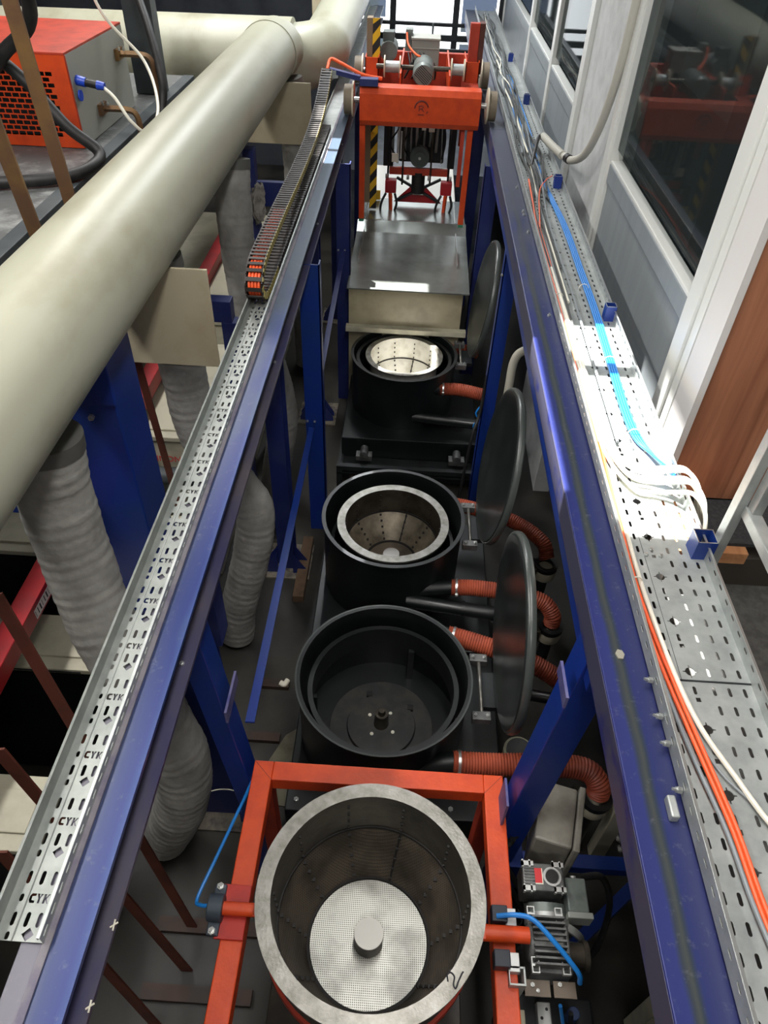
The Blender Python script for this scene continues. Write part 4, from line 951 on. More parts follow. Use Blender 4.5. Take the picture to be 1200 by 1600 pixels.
# outlets : black stub + orange corrugated hose + clamp
def ohose(stub_pts, pts, r, label, slab):
    tag(B().tube(stub_pts, r * 0.98, 20, 6).build('black_pipe', black), slab, 'pipe')
    t = thing('orange_hose', pts[0], label, 'hose')
    B().tube(pts, r, 20, 10, lambda i, n: r + (0.0 if i % 2 else 0.0045), 0.0066).build('corrugated_hose', hose_o, t)
    p = Vector(pts[0]); d = (Vector(pts[1]) - p).normalized()
    B().cyl(p + d * 0.022, p + d * 0.034, r + 0.007, None, 24).build('clamp_ring', zinc, t)
    B().box(p.x + 0.02, p.x + 0.036, p.y - r - 0.022, p.y - r - 0.004, p.z - 0.006, p.z + 0.006).build('clamp_screw', zinc, t)
def blower(x, y, z, label):
    t = thing('pinch_valve', (x, y, 0), label, 'valve')
    B().lathe((x, y, z), [(0.045, 0.0), (0.072, 0.0), (0.072, 0.03), (0.045, 0.03)], 24, closed=True).build('black_collar', blackrub, t)
    B().lathe((x, y, z - 0.075), [(0, 0), (0.066, 0), (0.07, 0.02), (0.07, 0.06), (0.062, 0.075), (0, 0.075)], 28).build('white_cup', mat('cream_cup', (178, 172, 152), 0.5), t)
    B().box(x - 0.1, x - 0.06, y - 0.05, y + 0.05, z - 0.07, z + 0.02).build('flange_plate', steel_d, t, 0.003)
    B().cyl((x, y, 0.0), (x, y, z - 0.075), 0.035, None, 16).build('stand_pipe', black, t)
ohose([(0.16, 2.66, 0.53), (0.26, 2.66, 0.55), (0.36, 2.66, 0.57)], [(0.35, 2.66, 0.57), (0.50, 2.655, 0.58), (0.72, 2.63, 0.58), (0.86, 2.60, 0.56), (0.92, 2.56, 0.5), (0.925, 2.55, 0.44)], 0.043, 'orange ribbed hose from the front of the middle drum, bending down at its end', 'black pipe stub on the front of the middle drum')
ohose([(0.2, 3.34, 0.56), (0.3, 3.37, 0.57)], [(0.29, 3.37, 0.57), (0.5, 3.33, 0.57), (0.75, 3.24, 0.56), (0.92, 3.12, 0.52), (0.96, 3.05, 0.44)], 0.042, 'orange ribbed hose behind the middle drum, passing behind its lid', 'black pipe stub at the back of the middle drum')
ohose([(0.2, 2.22, 0.6), (0.33, 2.29, 0.62)], [(0.32, 2.285, 0.62), (0.45, 2.25, 0.62), (0.7, 2.18, 0.60), (0.86, 2.12, 0.55), (0.95, 2.08, 0.5)], 0.046, 'orange ribbed hose behind the nearest drum, passing behind its lid', 'black pipe stub at the back of the nearest drum')
ohose([(0.18, 1.55, 0.55), (0.26, 1.57, 0.60), (0.34, 1.58, 0.62)], [(0.33, 1.58, 0.62), (0.5, 1.58, 0.62), (0.75, 1.585, 0.64), (0.92, 1.58, 0.63), (0.985, 1.54, 0.58), (0.99, 1.52, 0.52)], 0.048, 'orange ribbed hose lowest in view, between the nearest drum and the orange frame', 'black pipe stub on the front of the nearest drum')
ohose([(0.05, 4.50, 0.6), (0.17, 4.56, 0.62), (0.3, 4.60, 0.62)], [(0.29, 4.60, 0.62), (0.45, 4.60, 0.62), (0.62, 4.58, 0.6)], 0.045, 'orange ribbed hose of the farthest drum, partly behind the blue post', 'black pipe stub on the front of the farthest drum')
ohose([(0.25, 5.15, 0.6), (0.36, 5.2, 0.62)], [(0.35, 5.2, 0.62), (0.5, 5.2, 0.62), (0.62, 5.18, 0.6)], 0.04, 'orange ribbed hose stub behind the farthest drum beside its lid', 'black pipe stub at the back of the farthest drum')
for (y_, z_, lb_) in ((2.52, 0.50, 'long smooth black pipe below the orange hose of the middle drum'), (4.42, 0.42, 'smooth black pipe below the orange hose of the farthest drum')):
    tag(B().cyl((0.1, y_ + 0.08, z_), (0.82, y_, z_), 0.04, None, 20).lathe((0.42, y_ + .045, z_), [(0.041, -0.006), (0.046, -0.006), (0.046, 0.006), (0.041, 0.006)], 20, (1, -0.11, 0), closed=True).build('black_pipe', black), lb_, 'pipe')
tag(B().cyl((0.55, 2.06, 0.5), (0.85, 2.02, 0.5), 0.03, None, 16).build('black_pipe', black), 'glossy short black pipe under the hose behind the nearest lid', 'pipe')
blower(0.925, 2.55, 0.40, 'white cup valve with black collar under the middle drum front hose')
blower(0.96, 3.04, 0.38, 'white cup valve with black collar under the middle drum back hose')
blower(0.99, 1.52, 0.48, 'white cup valve with black collar under the lowest orange hose')
# motor behind the near lid
mo = thing('electric_motor', (0.68, 1.75, 0.2), 'grey round fan end of a motor below the nearest lid', 'motor')
B().cyl((0.68, 1.78, 0.15), (0.68, 1.78, 0.40), 0.07, 0.075, 28).build('motor_body', mat('beige_motor', (120, 116, 96), 0.5), mo)
B().cyl((0.68, 1.78, 0.40), (0.68, 1.78, 0.41), 0.062, None, 28).build('fan_grille', blackrub, mo)
# white pipe right
wp = B().tube([(0.62, 3.5, 1.0), (0.62, 3.52, 1.35), (0.63, 3.56, 1.50), (0.68, 3.6, 1.55), (0.8, 3.62, 1.56)], 0.024, 14, 8)
tag(wp.build('white_pipe', mat('aged_white_pipe', (176, 172, 158), 0.5)), 'aged white elbow pipe right of the blue post above the middle lid', 'pipe')
tag(B().tube([(0.56, 4.05, 1.1), (0.54, 3.98, 0.85), (0.50, 3.9, 0.7), (0.46, 3.8, 0.3), (0.44, 3.7, 0.1)], 0.011, 8, 8).build('black_cable', blackrub), 'black cable dropping from the sunlit blue post to the floor', 'cable')
tag(B().tube([(0.548, 4.0, 0.90), (0.515, 3.99, 0.84), (0.54, 3.99, 0.78), (0.512, 3.99, 0.74), (0.518, 3.98, 0.68), (0.505, 3.97, 0.60)], 0.006, 8, 8).build('blue_hose', cable_b), 'thin blue air line hanging on the sunlit blue post', 'hose')

# silver cover
cv = thing('tank_cover', (0, 5.9, 0.8), 'sloping silver sheet cover beyond the farthest drum, under the orange carriage', 'cover')
prof = [(5.12, 1.14), (5.55, 1.17), (6.1, 1.19), (6.25, 1.235), (6.4, 1.19), (6.98, 1.17)]
b = B(); pts = [(-0.46, y_, z_) for y_, z_ in prof] + [(-0.46, 6.98, 1.15), (-0.46, 5.12, 1.13)]
b.prism([Vector(p) for p in [(-0.46, y_, z_) for y_, z_ in prof] + [(-0.46, y_, z_ - 0.01) for y_, z_ in reversed(prof)]], (0.94, 0, 0))
b.build('cover_sheet', coverm, cv)
B().box(-0.45, 0.44, 5.2, 6.95, 0.0, 1.12).build('tank_body', mat('pale_tank_wall', (160, 152, 128), 0.35, 0, (140, 132, 110), 5), cv)
B().box(-0.47, 0.49, 5.14, 5.2, 0.76, 0.80).build('tank_ledge', tankm, cv)
B().box(-0.40, -0.394, 5.5, 6.9, 1.175, 1.20).box(0.388, 0.394, 5.5, 6.9, 1.175, 1.20).build_each('cover_rib', zinc, cv)

# ================================================================== ORANGE FRAME (near)
of = thing('tipping_frame', (0, 0.6, 0), 'orange welded square-tube frame around the nearest basket', 'frame')
zf = 1.10; tb_ = 0.072
fx0, fx1, fy1 = -0.462, 0.462, 1.285
B().box(fx0, fx0 + tb_, -0.3, fy1, zf - tb_, zf).build('side_tube', orange, of, 0.004)
B().box(fx1 - tb_, fx1, -0.3, fy1, zf - tb_, zf).build('side_tube', orange, of, 0.004)
B().box(fx0 + tb_, fx1 - tb_, fy1 - tb_, fy1, zf - tb_, zf).build('rear_tube', orange, of, 0.004)
B().bar((fx0 + 0.001, fy1 - 0.001, zf + 0.0003), (fx0 + tb_, fy1 - tb_, zf + 0.0003), 0.002, 0.001).bar((fx1 - 0.001, fy1 - 0.001, zf + 0.0003), (fx1 - tb_, fy1 - tb_, zf + 0.0003), 0.002, 0.001).build('mitre_weld', mat('dark_orange_seam', (130, 40, 20), 0.6), of)
for xx in (fx0 + tb_ / 2, fx1 - tb_ / 2):
    B().box(xx - 0.03, xx + 0.03, fy1 - 0.066, fy1 - 0.006, 0.0, zf - tb_).build('leg', orange_d, of, 0.003)
    B().box(xx - 0.03, xx + 0.03, 0.0, 0.06, 0.0, zf - tb_).build('leg', orange_d, of, 0.003)
B().box(fx0 + tb_, fx1 - tb_, fy1 - 0.05, fy1 - 0.02, 0.12, 0.18).build('lower_rail', orange_d, of)
# left trunnion
B().box(fx0 - 0.02, fx0 + tb_ + 0.0, 0.685, 0.845, zf, zf + 0.012).build('bearing_plate', mat('dark_red_plate', (176, 40, 30), 0.5, 0, (150, 34, 28), 12), of, 0.002)
pbk = B().box(-0.505, -0.468, 0.69, 0.84, zf + 0.006, zf + 0.024).cyl((-0.51, 0.765, zf + 0.035), (-0.463, 0.765, zf + 0.035), 0.04, None, 24).build('pillow_block', mat('blue_grey_casting', (60, 70, 80), 0.45, 0.3), of, 0.003)
B().bolt((-0.487, 0.70, zf + 0.024), (0, 0, 1), 0.012, 0.01).bolt((-0.487, 0.83, zf + 0.024), (0, 0, 1), 0.012, 0.01).build_each('bolt', zinc, of)
B().cyl((-0.475, 0.765, zf + 0.035), (-0.36, 0.765, zf + 0.035), 0.02, None, 20).prism([(-0.365, 0.74, zf + 0.06), (-0.355, 0.74, zf + 0.06), (-0.28, 0.74, zf - 0.15), (-0.29, 0.74, zf - 0.15)], (0, 0.05, 0)).build('trunnion', orange, of)
B().cyl((0.345, 0.745, zf + 0.035), (0.50, 0.745, zf + 0.035), 0.024, None, 24).prism([(0.35, 0.72, zf + 0.06), (0.36, 0.72, zf + 0.06), (0.29, 0.72, zf - 0.15), (0.28, 0.72, zf - 0.15)], (0, 0.05, 0)).build('trunnion', orange, of)
B().lathe((0, 0.778, 1.05), [(0.33, 0), (0.34, 0), (0.34, 0.05), (0.33, 0.05)], 48, closed=True).build('cradle_ring', orange_d, of)
for yy in (0.80, 0.675):
    s_ = B().box(0.385, 0.435, yy - 0.024, yy + 0.024, zf + 0.005, zf + 0.05).build('limit_switch', mat('navy_switch', (26, 34, 46), 0.45), of, 0.003)
    B().box(0.43, 0.465, yy - 0.03, yy + 0.022, zf + 0.0, zf + 0.03).build('switch_bracket', gearl, s_, 0.002)
tag(B().tube([(-0.49, 1.4, 0.5), (-0.475, 1.28, 0.95), (-0.485, 1.15, 1.05), (-0.53, 0.92, 1.10), (-0.56, 0.80, 1.10), (-0.54, 0.775, 1.115), (-0.50, 0.775, 1.125)], 0.006, 8, 8).build('blue_hose', cable_b), 'thin blue air line looping to the bearing left of the orange frame', 'hose')
tag(B().tube([(0.40, 0.79, 1.15), (0.46, 0.79, 1.17), (0.51, 0.775, 1.18), (0.57, 0.72, 1.17), (0.64, 0.655, 1.13), (0.655, 0.64, 1.08)], 0.008, 10, 8).build('blue_hose', cable_b), 'bright blue air line draped over the lower gear motor', 'hose')

# pit under the frame
tag(B().box(-0.37, 0.37, 0.05, 1.18, 0.0, 0.34).build('drip_tray', mat('oily_tray', (40, 36, 32), 0.4, 0.2, (64, 54, 44), 6), None, 0.004), 'dark oily drip tray on the floor inside the orange frame', 'tray')
tag(B().box(-0.20, -0.12, 0.30, 0.36, 0.341, 0.36).build('wood_block', woodb, None, 0.003), 'small brown wooden block in the drip tray at the bottom', 'block')

# ================================================================== GEAR MOTORS
# grey junction box
jb = thing('junction_box', (0.68, 1.2, 0.8), 'smudged grey plastic junction box behind the gear motors', 'box')
rotj = Matrix.Rotation(math.radians(-14), 3, 'Z')
B().box(0.60, 0.735, 1.08, 1.31, 0.78, 1.02, rotj).build('box_body', boxm, jb, 0.01)
B().box(0.738, 0.762, 1.07, 1.32, 0.77, 1.03, rotj, (0.67, 1.195, 0.9)).build('box_lid', boxm, jb, 0.006)
B().box(0.63, 0.66, 1.15, 1.2, 0, 0.78).build('mounting_post', darkm, jb)
def worm(cx, cy, cz, label, flip=False):
    t = thing('gear_motor', (cx, cy, cz - 0.2), label, 'gear motor')
    if not flip:
        B().box(cx - 0.07, cx + 0.07, cy - 0.045, cy + 0.045, cz - 0.12, cz).build('gear_case', gearm, t, 0.006)
        f = B()
        for sx in (-1, 1):
            for sy in (-1, 1):
                x_, y_ = cx + sx * 0.052, cy + sy * 0.04
                f = B(); f.box(x_ - 0.02, x_ + 0.02, y_ - 0.008, y_ + 0.008, cz - 0.01, cz + 0.006).box(x_ - 0.02, x_ - 0.014, y_ - 0.012, y_ + 0.012, cz - 0.01, cz + 0.006).box(x_ + 0.004, x_ + 0.01, y_ - 0.012, y_ + 0.012, cz - 0.01, cz + 0.006); f.build('foot_lug', gearl, t)
        B().lathe((cx + 0.028, cy, cz), [(0.0, 0.004), (0.024, 0.004), (0.025, 0.008), (0.031, 0.008), (0.031, -0.003)], 24).build('bearing_ring', gearl, t)
        B().cyl((cx + 0.028, cy, cz + 0.004), (cx + 0.028, cy, cz + 0.0095), 0.022, None, 20).build('bearing_cap', blackrub, t)
        for k in range(6): pass
        fn = B()
        for k in range(6): fn.box(cx - 0.066, cx - 0.03, cy - 0.026 + k * 0.01, cy - 0.022 + k * 0.01, cz, cz + 0.004)
        fn.build_each('cooling_fin', gearm, t)
        B().box(cx - 0.03, cx - 0.006, cy - 0.022, cy + 0.026, cz + 0.001, cz + 0.003).build('rating_plate', redlab, t)
        B().box(cx - 0.03, cx - 0.006, cy - 0.026, cy - 0.022, cz + 0.001, cz + 0.003).box(cx - 0.006, cx - 0.003, cy - 0.026, cy + 0.026, cz + 0.001, cz + 0.003).build('plate_border', cable_w, t)
    return t
g1 = worm(0.585, 0.955, 1.05, 'gear motor with red rating plate, upper one right of the orange frame')
B().lathe((0.595, 0.845, 0.98), [(0.0, 0.02), (0.055, 0.02), (0.062, 0.0), (0.074, 0.0), (0.074, -0.02), (0.06, -0.022), (0.05, -0.05), (0.0, -0.05)], 36, (0, 1, 0.25)).build('flange', gearl, g1)
B().cyl((0.60, 0.90, 0.95), (0.60, 0.80, 0.93), 0.07, None, 28).build('motor_housing', greyp, g1)
tb2 = B().box(0.665, 0.735, 0.86, 0.97, 0.96, 1.02).build('terminal_box', greyp, g1, 0.005)
B().box(0.66, 0.745, 0.84, 0.86, 0.955, 1.025).build('box_cover', mat('pale_grey_cover', (150, 154, 148), 0.5), tb2, 0.003)
B().cyl((0.70, 0.97, 0.99), (0.70, 0.985, 0.995), 0.012, None, 12).build('cable_gland', gearl, tb2)
B().lathe((0.645, 0.82, 0.93), [(0.072, -0.012), (0.082, -0.012), (0.082, 0.012), (0.072, 0.012)], 32, (0.4, 1, 0), closed=True).build('clamp_hoop', gearl, g1)
g2 = thing('gear_motor', (0.575, 0.73, 0.8), 'lower gear motor with cast fins joined to the orange shaft', 'gear motor')
B().lathe((0.565, 0.745, 1.06), [(0, -0.06), (0.052, -0.06), (0.055, 0.05), (0.04, 0.06), (0.0, 0.06)], 28, (1, 0, 0)).box(0.51, 0.64, 0.66, 0.80, 0.95, 1.08).build('gear_case', gearm, g2, 0.006)
fn = B()
for k in range(9): fn.box(0.518, 0.622, 0.672 + k * 0.0165, 0.678 + k * 0.0165, 1.07, 1.124)
fn.build_each('cooling_fin', gearm, g2)
f = B()
for (x_, y_) in ((0.52, 0.665), (0.615, 0.665), (0.52, 0.81), (0.61, 0.81)):
    for dy in (0, 0.022):
        f = B(); f.box(x_ - 0.012, x_ + 0.012, y_ + dy - 0.011, y_ + dy - 0.008, 1.085, 1.10).box(x_ - 0.012, x_ + 0.012, y_ + dy + 0.008, y_ + dy + 0.011, 1.085, 1.10).box(x_ - 0.012, x_ - 0.009, y_ + dy - 0.008, y_ + dy + 0.008, 1.085, 1.10).box(x_ + 0.009, x_ + 0.012, y_ + dy - 0.008, y_ + dy + 0.008, 1.085, 1.10); f.build('foot_lug', gearl, g2)
B().cyl((0.64, 0.73, 1.02), (0.69, 0.73, 1.02), 0.036, None, 24).cyl((0.69, 0.73, 1.02), (0.705, 0.73, 1.02), 0.045, None, 24).build('shaft_cap', steel_d, g2)
B().box(0.49, 0.57, 0.605, 0.65, 1.04, 1.045).box(0.58, 0.65, 0.605, 0.65, 1.04, 1.045).build_each('mount_plate', mat('brown_grey_plate', (104, 92, 80), 0.5, 0.2), g2, 0.001)
B().bolt((0.515, 0.635, 1.045), (0, 0, 1), 0.007, 0.006).bolt((0.60, 0.64, 1.045), (0, 0, 1), 0.007, 0.006).bolt((0.53, 0.62, 1.045), (0, 0, 1), 0.006, 0.006).build_each('bolt', zinc, g2)
sq = thing('steel_tube_end', (0.455, 0.63, 0.9), 'open end of a galvanised square tube beside the orange frame', 'tube')
s = B(); cx_, cy_, h_ = 0.455, 0.635, 0.025
s.box(cx_ - h_, cx_ + h_, cy_ - h_, cy_ - h_ + 0.005, 1.0, 1.13).box(cx_ - h_, cx_ + h_, cy_ + h_ - 0.005, cy_ + h_, 1.0, 1.13).box(cx_ - h_, cx_ - h_ + 0.003, cy_ - h_ + .003, cy_ + h_ - .003, 1.0, 1.13).box(cx_ + h_ - 0.005, cx_ + h_, cy_ - h_ + .003, cy_ + h_ - .003, 1.0, 1.13)
s.build('tube_wall', galv, sq)
# lower corner machinery
lm = thing('valve_block', (0.6, 0.53, 0.5), 'dark pneumatic block with a drilled pale plate at the bottom edge', 'machine')
B().box(0.47, 0.76, 0.25, 0.56, 0.45, 0.80).build('block_body', darkm, lm, 0.01)
B().box(0.565, 0.61, 0.36, 0.53, 0.80, 0.84).build('drilled_plate', gearl, lm, 0.003)
hb = B()
for k in range(6): hb.cyl((0.578 + 0.018 * (k % 2), 0.385 + k * 0.025, 0.84), (0.578 + 0.018 * (k % 2), 0.385 + k * 0.025, 0.841), 0.005, None, 10)
hb.build_each('drill_hole', blackrub, lm)
B().box(0.49, 0.52, 0.36, 0.50, 0.80, 0.86).build('pale_bracket', mat('cream_bracket', (190, 182, 158), 0.5), lm, 0.003)
B().cyl((0.68, 0.5, 0.72), (0.68, 0.5, 0.86), 0.02, None, 14).box(0.65, 0.72, 0.3, 0.46, 0.80, 0.85).build('solenoid', mat('blue_solenoid', (40, 60, 100), 0.5), lm, 0.003)
lm.location.y += 0.11
hose('black_hose', [(0.66, 0.60, 0.9), (0.70, 0.56, 0.7), (0.8, 0.5, 0.5), (0.95, 0.42, 0.2), (1.05, 0.3, 0.05)], 0.008, blackrub, 'thin black cable trailing right from under the lower gear motor', 'cable')
hose('blue_hose', [(0.61, 0.60, 0.98), (0.66, 0.56, 0.8), (0.78, 0.48, 0.5), (0.9, 0.40, 0.3), (1.02, 0.30, 0.1)], 0.006, cable_b, 'thin blue air line trailing to the lower right corner')
hose('blue_hose', [(0.95, 0.58, 0.3), (1.0, 0.52, 0.25), (1.03, 0.45, 0.2), (1.06, 0.3, 0.1)], 0.006, cable_b, 'short pale-ended blue line on the floor near the right beam')
hose('black_hose', [(0.72, 0.98, 1.0), (0.82, 1.0, 0.95), (0.9, 0.98, 0.7), (0.88, 0.9, 0.45), (0.76, 0.86, 0.3)], 0.012, blackrub, 'black cable curving from the motor terminal box', 'cable')
random.seed(5)
for k in range(4):
    hose('dark_hose', [(0.50 + .02 * k, 1.12 + .02 * k, 0.9), (0.47, 1.06 + .03 * k, 0.7 + .04 * k), (0.56 + .03 * k, 1.0, 0.5), (0.6, 1.1 - .05 * k, 0.3)], 0.012, blackrub, ['dark hose knotted behind the upper gear motor, first', 'dark hose knotted behind the upper gear motor, second', 'dark hose knotted behind the upper gear motor, third', 'dark hose knotted behind the upper gear motor, last'][k]).__setitem__('label', ['dark hose of the knot by the upper gear motor, lying lowest', 'dark hose of the knot by the upper gear motor, just above the lowest', 'dark hose of the knot by the upper gear motor, second from the top', 'dark hose of the knot by the upper gear motor, topmost one'][k])
for o in bpy.data.objects:
    if o.name.startswith('dark_hose'): o['group'] = 'knotted dark hoses'
# cream posts right low
tag(B().box(1.06, 1.13, 1.45, 1.51, 0.0, 1.0).build('cream_post', tankm, None, 0.003), 'cream plastic post low between the right beam and white valve', 'post')
tag(B().box(1.10, 1.17, 0.72, 0.79, 0.0, 0.55).build('cream_post', tankm, None, 0.003), 'cream plastic post behind the right beam near the bottom', 'post')
cl = B(); cl.tube([(1.02, 0.62, 0.45), (1.06, 0.60, 0.44), (1.12, 0.6, 0.44)], 0.035, 12, 4, lambda i, n: 0.035 + 0.004 * (i % 2))
tag(cl.build('pipe_plug', whitem), 'ribbed cream plastic cap beside the right beam at the bottom', 'cap')

# ================================================================== CARRIAGE (far gantry)
gc = thing('hoist_carriage', (0, 6.6, 2.1), 'orange overhead hoist carriage on wheels spanning both blue beams', 'hoist carriage')
gx0, gx1 = -0.435, 0.47
GY = 5.95
B().prism([(gx0, GY, 2.09), (gx0, GY, 2.27), (gx0, GY + 0.03, 2.31), (gx0, GY + 0.16, 2.31), (gx0, GY + 0.16, 2.07), (gx0, GY + 0.03, 2.05)], (gx1 - gx0, 0, 0)).build('front_beam', orange, gc, 0.004)
B().box(gx0, gx1, 7.18, 7.24, 2.05, 2.33).build('rear_beam', orange_d, gc, 0.004)
for xx in (gx0 + 0.0, gx1 - 0.10):
    B().box(xx, xx + 0.10, GY + 0.16, 7.18, 2.08, 2.26).build('side_beam', orange_d, gc, 0.004)
B().box(-0.15, -0.138, 6.2, 7.15, 2.2, 2.36).box(0.225, 0.237, 6.2, 7.15, 2.2, 2.36).build_each('inner_plate', orange, gc)
for xx in (gx0, gx1 - 0.11):
    b = B(); b.box(xx, xx + 0.11, 6.5, 6.51, 2.26, 2.40).box(xx, xx + 0.008, 6.5, 6.9, 2.26, 2.40).box(xx + 0.102, xx + 0.11, 6.5, 6.9, 2.26, 2.40)
    b.build('column_socket', orange, gc)
# emblem
em = B(); ec = Vector((0.03, GY - 0.001, 2.19)); 
ring = [ec + Vector((0.05 * math.cos(a), -0.001, 0.05 * math.sin(a))) for a in [math.radians(d) for d in range(10, 181, 10)]]
em.tube(ring, 0.0055, 6, 2)
em.tube([ec + Vector((0.05 * math.cos(math.radians(d)), -0.001, 0.05 * math.sin(math.radians(d)))) for d in range(-40, -19, 5)], 0.0035, 6, 2)
em.box(ec.x - 0.02, ec.x - 0.014, GY - 0.003, GY + 0.001, ec.z - 0.02, ec.z + 0.018)
em.tube([ec + Vector(p) for p in [(-0.016, -0.001, 0.016), (0.006, -0.001, 0.018), (0.014, -0.001, 0.008), (0.004, -0.001, -0.001), (-0.014, -0.001, -0.002)]], 0.003, 6, 4)
em.bar(ec + Vector((0, -0.001, -0.002)), ec + Vector((0.02, -0.001, -0.022)), 0.005, 0.004, (0, 1, 0))
em.box(ec.x - 0.026, ec.x + 0.022, GY - 0.003, GY + 0.001, ec.z - 0.046, ec.z - 0.040)
em.build('emblem', mat('dark_red_emblem', (96, 30, 22), 0.6), gc)
rubw = mat('tan_wheel_tyre', (120, 108, 90), 0.6); flangm = mat('cream_wheel_flange', (196, 186, 164), 0.5)
for sx in (-1, 1):
    for yy in (6.05, 7.05):
        x_ = (gx0 - 0.09) if sx < 0 else (gx1 + 0.09)
        wq = B().cyl((x_ - 0.045 * sx * 0 - 0.03, yy, 2.205), (x_ + 0.03, yy, 2.205), 0.1, None, 32).build('wheel', rubw, gc)
        xi = x_ - sx * 0.036
        B().cyl((xi - 0.006, yy, 2.205), (xi + 0.006, yy, 2.205), 0.12, None, 32).build('wheel_flange', flangm, wq)
        B().cyl((xi, yy, 2.205), (xi - sx * 0.045, yy, 2.205), 0.02, None, 12).build('axle', zinc, wq)
# legs hanging
for xx, zl in ((-0.415, 1.335), (0.415, 1.325)):
    B().box(xx - 0.022, xx + 0.022, 6.0, 6.045, zl, 2.06).build('leg', orange, gc, 0.003)
    B().box(xx - 0.02, xx + 0.02, 5.995, 6.05, zl - 0.02, zl).build('foot_pad', mat('green_foot', (60, 130, 100), 0.5), gc)
    B().box(xx - 0.022, xx + 0.022, 7.1, 7.145, 1.62, 2.06).build('rear_leg', orange_d, gc, 0.003)
B().box(0.345, 0.375, 6.02, 6.05, 1.62, 2.06).build('guide_rail', orange_d, gc)
# shafts, winch drums, motors, control box
B().cyl((-0.34, 6.42, 2.36), (0.36, 6.42, 2.36), 0.018, None, 12).build('winch_shaft', steel_d, gc)
for (xa, xb) in ((-0.27, -0.16), (0.25, 0.34)):
    wd = B().cyl((xa, 6.42, 2.36), (xb, 6.42, 2.36), 0.04, None, 24).build('winch_drum', galv, gc)
    B().cyl((xa - 0.01, 6.42, 2.36), (xa, 6.42, 2.36), 0.075, None, 28).cyl((xb, 6.42, 2.36), (xb + 0.01, 6.42, 2.36), 0.075, None, 28).build_each('drum_flange', flangm, wd)
md_ = B().cyl((0.03, 6.28, 2.345), (0.03, 6.55, 2.345), 0.082, None, 32).cyl((0.03, 6.24, 2.345), (0.03, 6.28, 2.345), 0.07, 0.082, 32).build('hoist_motor', greyp, gc)
fg = B()
for k in range(7): fg.box(-0.03, 0.09, 6.236, 6.24, 2.305 + k * 0.013, 2.310 + k * 0.013, Matrix.Rotation(0.7, 3, 'Y'), (0.03, 6.238, 2.345))
fg.build('fan_grille', blackrub, md_)
m2 = B().cyl((-0.26, 6.75, 2.40), (-0.26, 7.0, 2.40), 0.07, None, 28).build('travel_motor', greyp, gc)
B().box(-0.31, -0.22, 6.78, 6.9, 2.46, 2.53).build('terminal_box', mat('dark_grey_terminal', (84, 92, 90), 0.5), m2, 0.004)
cbx = B().box(-0.075, 0.15, 6.75, 6.92, 2.30, 2.49).build('control_box', mat('light_grey_enclosure', (142, 144, 138), 0.5), gc, 0.006)
B().box(-0.08, 0.155, 6.74, 6.93, 2.49, 2.505).box(-0.077, 0.152, 6.743, 6.75, 2.43, 2.436).build('box_lid', mat('grey_enclosure_lid', (160, 160, 152), 0.5), cbx, 0.003)
B().box(-0.06, 0.03, 6.72, 6.75, 2.31, 2.36).cyl((0.09, 6.72, 2.34), (0.09, 6.75, 2.34), 0.015, None, 10).build('cable_gland', blackrub, cbx)
B().box(-0.13, -0.07, 6.8, 6.9, 2.40, 2.55).build('relay', greyp, gc, 0.003)
B().tube([(-0.12, 6.78, 2.53), (-0.10, 6.7, 2.46), (-0.04, 6.6, 2.42), (0.0, 6.5, 2.42)], 0.008, 8, 6).build('orange_lead', cable_o, gc)
cb_ = B()
for k in range(5): cb_.tube([(-0.1 + .03 * k, 6.65, 2.42), (-0.08 + .05 * k, 6.55, 2.34), (-0.12 + 0.06 * k, 6.6, 2.25), (-0.05 + .04 * k, 6.8, 2.36)], 0.006, 6, 6)
cb_.build('black_leads', blackrub, gc)
# guide columns
def stripes(name, x0, x1, y, z0, z1):
    b = B(); b2_ = B(); step = 0.14
    k = z0 - 0.14; i = 0
    while k < z1:
        lo_a, lo_b = k, k + 0.07; hi_a, hi_b = k + 0.07, k + 0.14
        pts = [(x0, max(z0, min(z1, lo_a))), (x1, max(z0, min(z1, lo_a + 0.07))), (x1, max(z0, min(z1, hi_a + 0.07))), (x0, max(z0, min(z1, hi_a)))]
        if (pts[3][1] - pts[0][1]) + (pts[2][1] - pts[1][1]) > 1e-3:
            P3 = []
            for p in pts:
                q = (p[0], y, p[1])
                if not P3 or (Vector(P3[-1]) - Vector(q)).length > 1e-4: P3.append(q)
            if len(P3) > 2 and (Vector(P3[0]) - Vector(P3[-1])).length > 1e-4: b.prism(P3, (0, -0.001, 0))
        k += 0.14
    return b
tanp = mat('tan_column_side', (126, 108, 84), 0.6)
gl = B().box(-0.43, -0.385, 6.62, 6.72, 1.25, 2.64).build('guide_column', tanp, gc)
gl2 = B().box(-0.384, -0.325, 6.62, 6.66, 1.2, 2.64).build('hazard_column', mat('black_hazard_paint', (30, 30, 30), 0.6), gc)
stripes('yellow_stripe', -0.384, -0.325, 6.6195, 1.2, 2.64).build('yellow_stripe', yellowm, gl2)
B().box(0.375, 0.45, 6.6, 6.66, 2.3, 2.64).build('guide_column', orange_d, gc, 0.003)
B().box(0.451, 0.49, 6.6, 6.72, 2.3, 2.64).build('column_side', brownp, gc)
# blue tow arm
B().bar((-0.66, 6.0, 2.40), (-0.435, 5.99, 2.36), 0.05, 0.03).box(-0.435, -0.30, 5.94, 6.02, 2.32, 2.365).build('tow_arm', blue_far, gc)
B().bar((-0.70, 5.97, 2.37), (-0.60, 5.99, 2.38), 0.03, 0.05).build('arm_clamp', galv, gc)
B().tube([(-0.68, 6.02, 2.40), (-0.66, 6.1, 2.45), (-0.58, 6.08, 2.43), (-0.42, 6.05, 2.37), (-0.28, 6.1, 2.34)], 0.012, 8, 8).build('orange_lead', cable_o, gc)
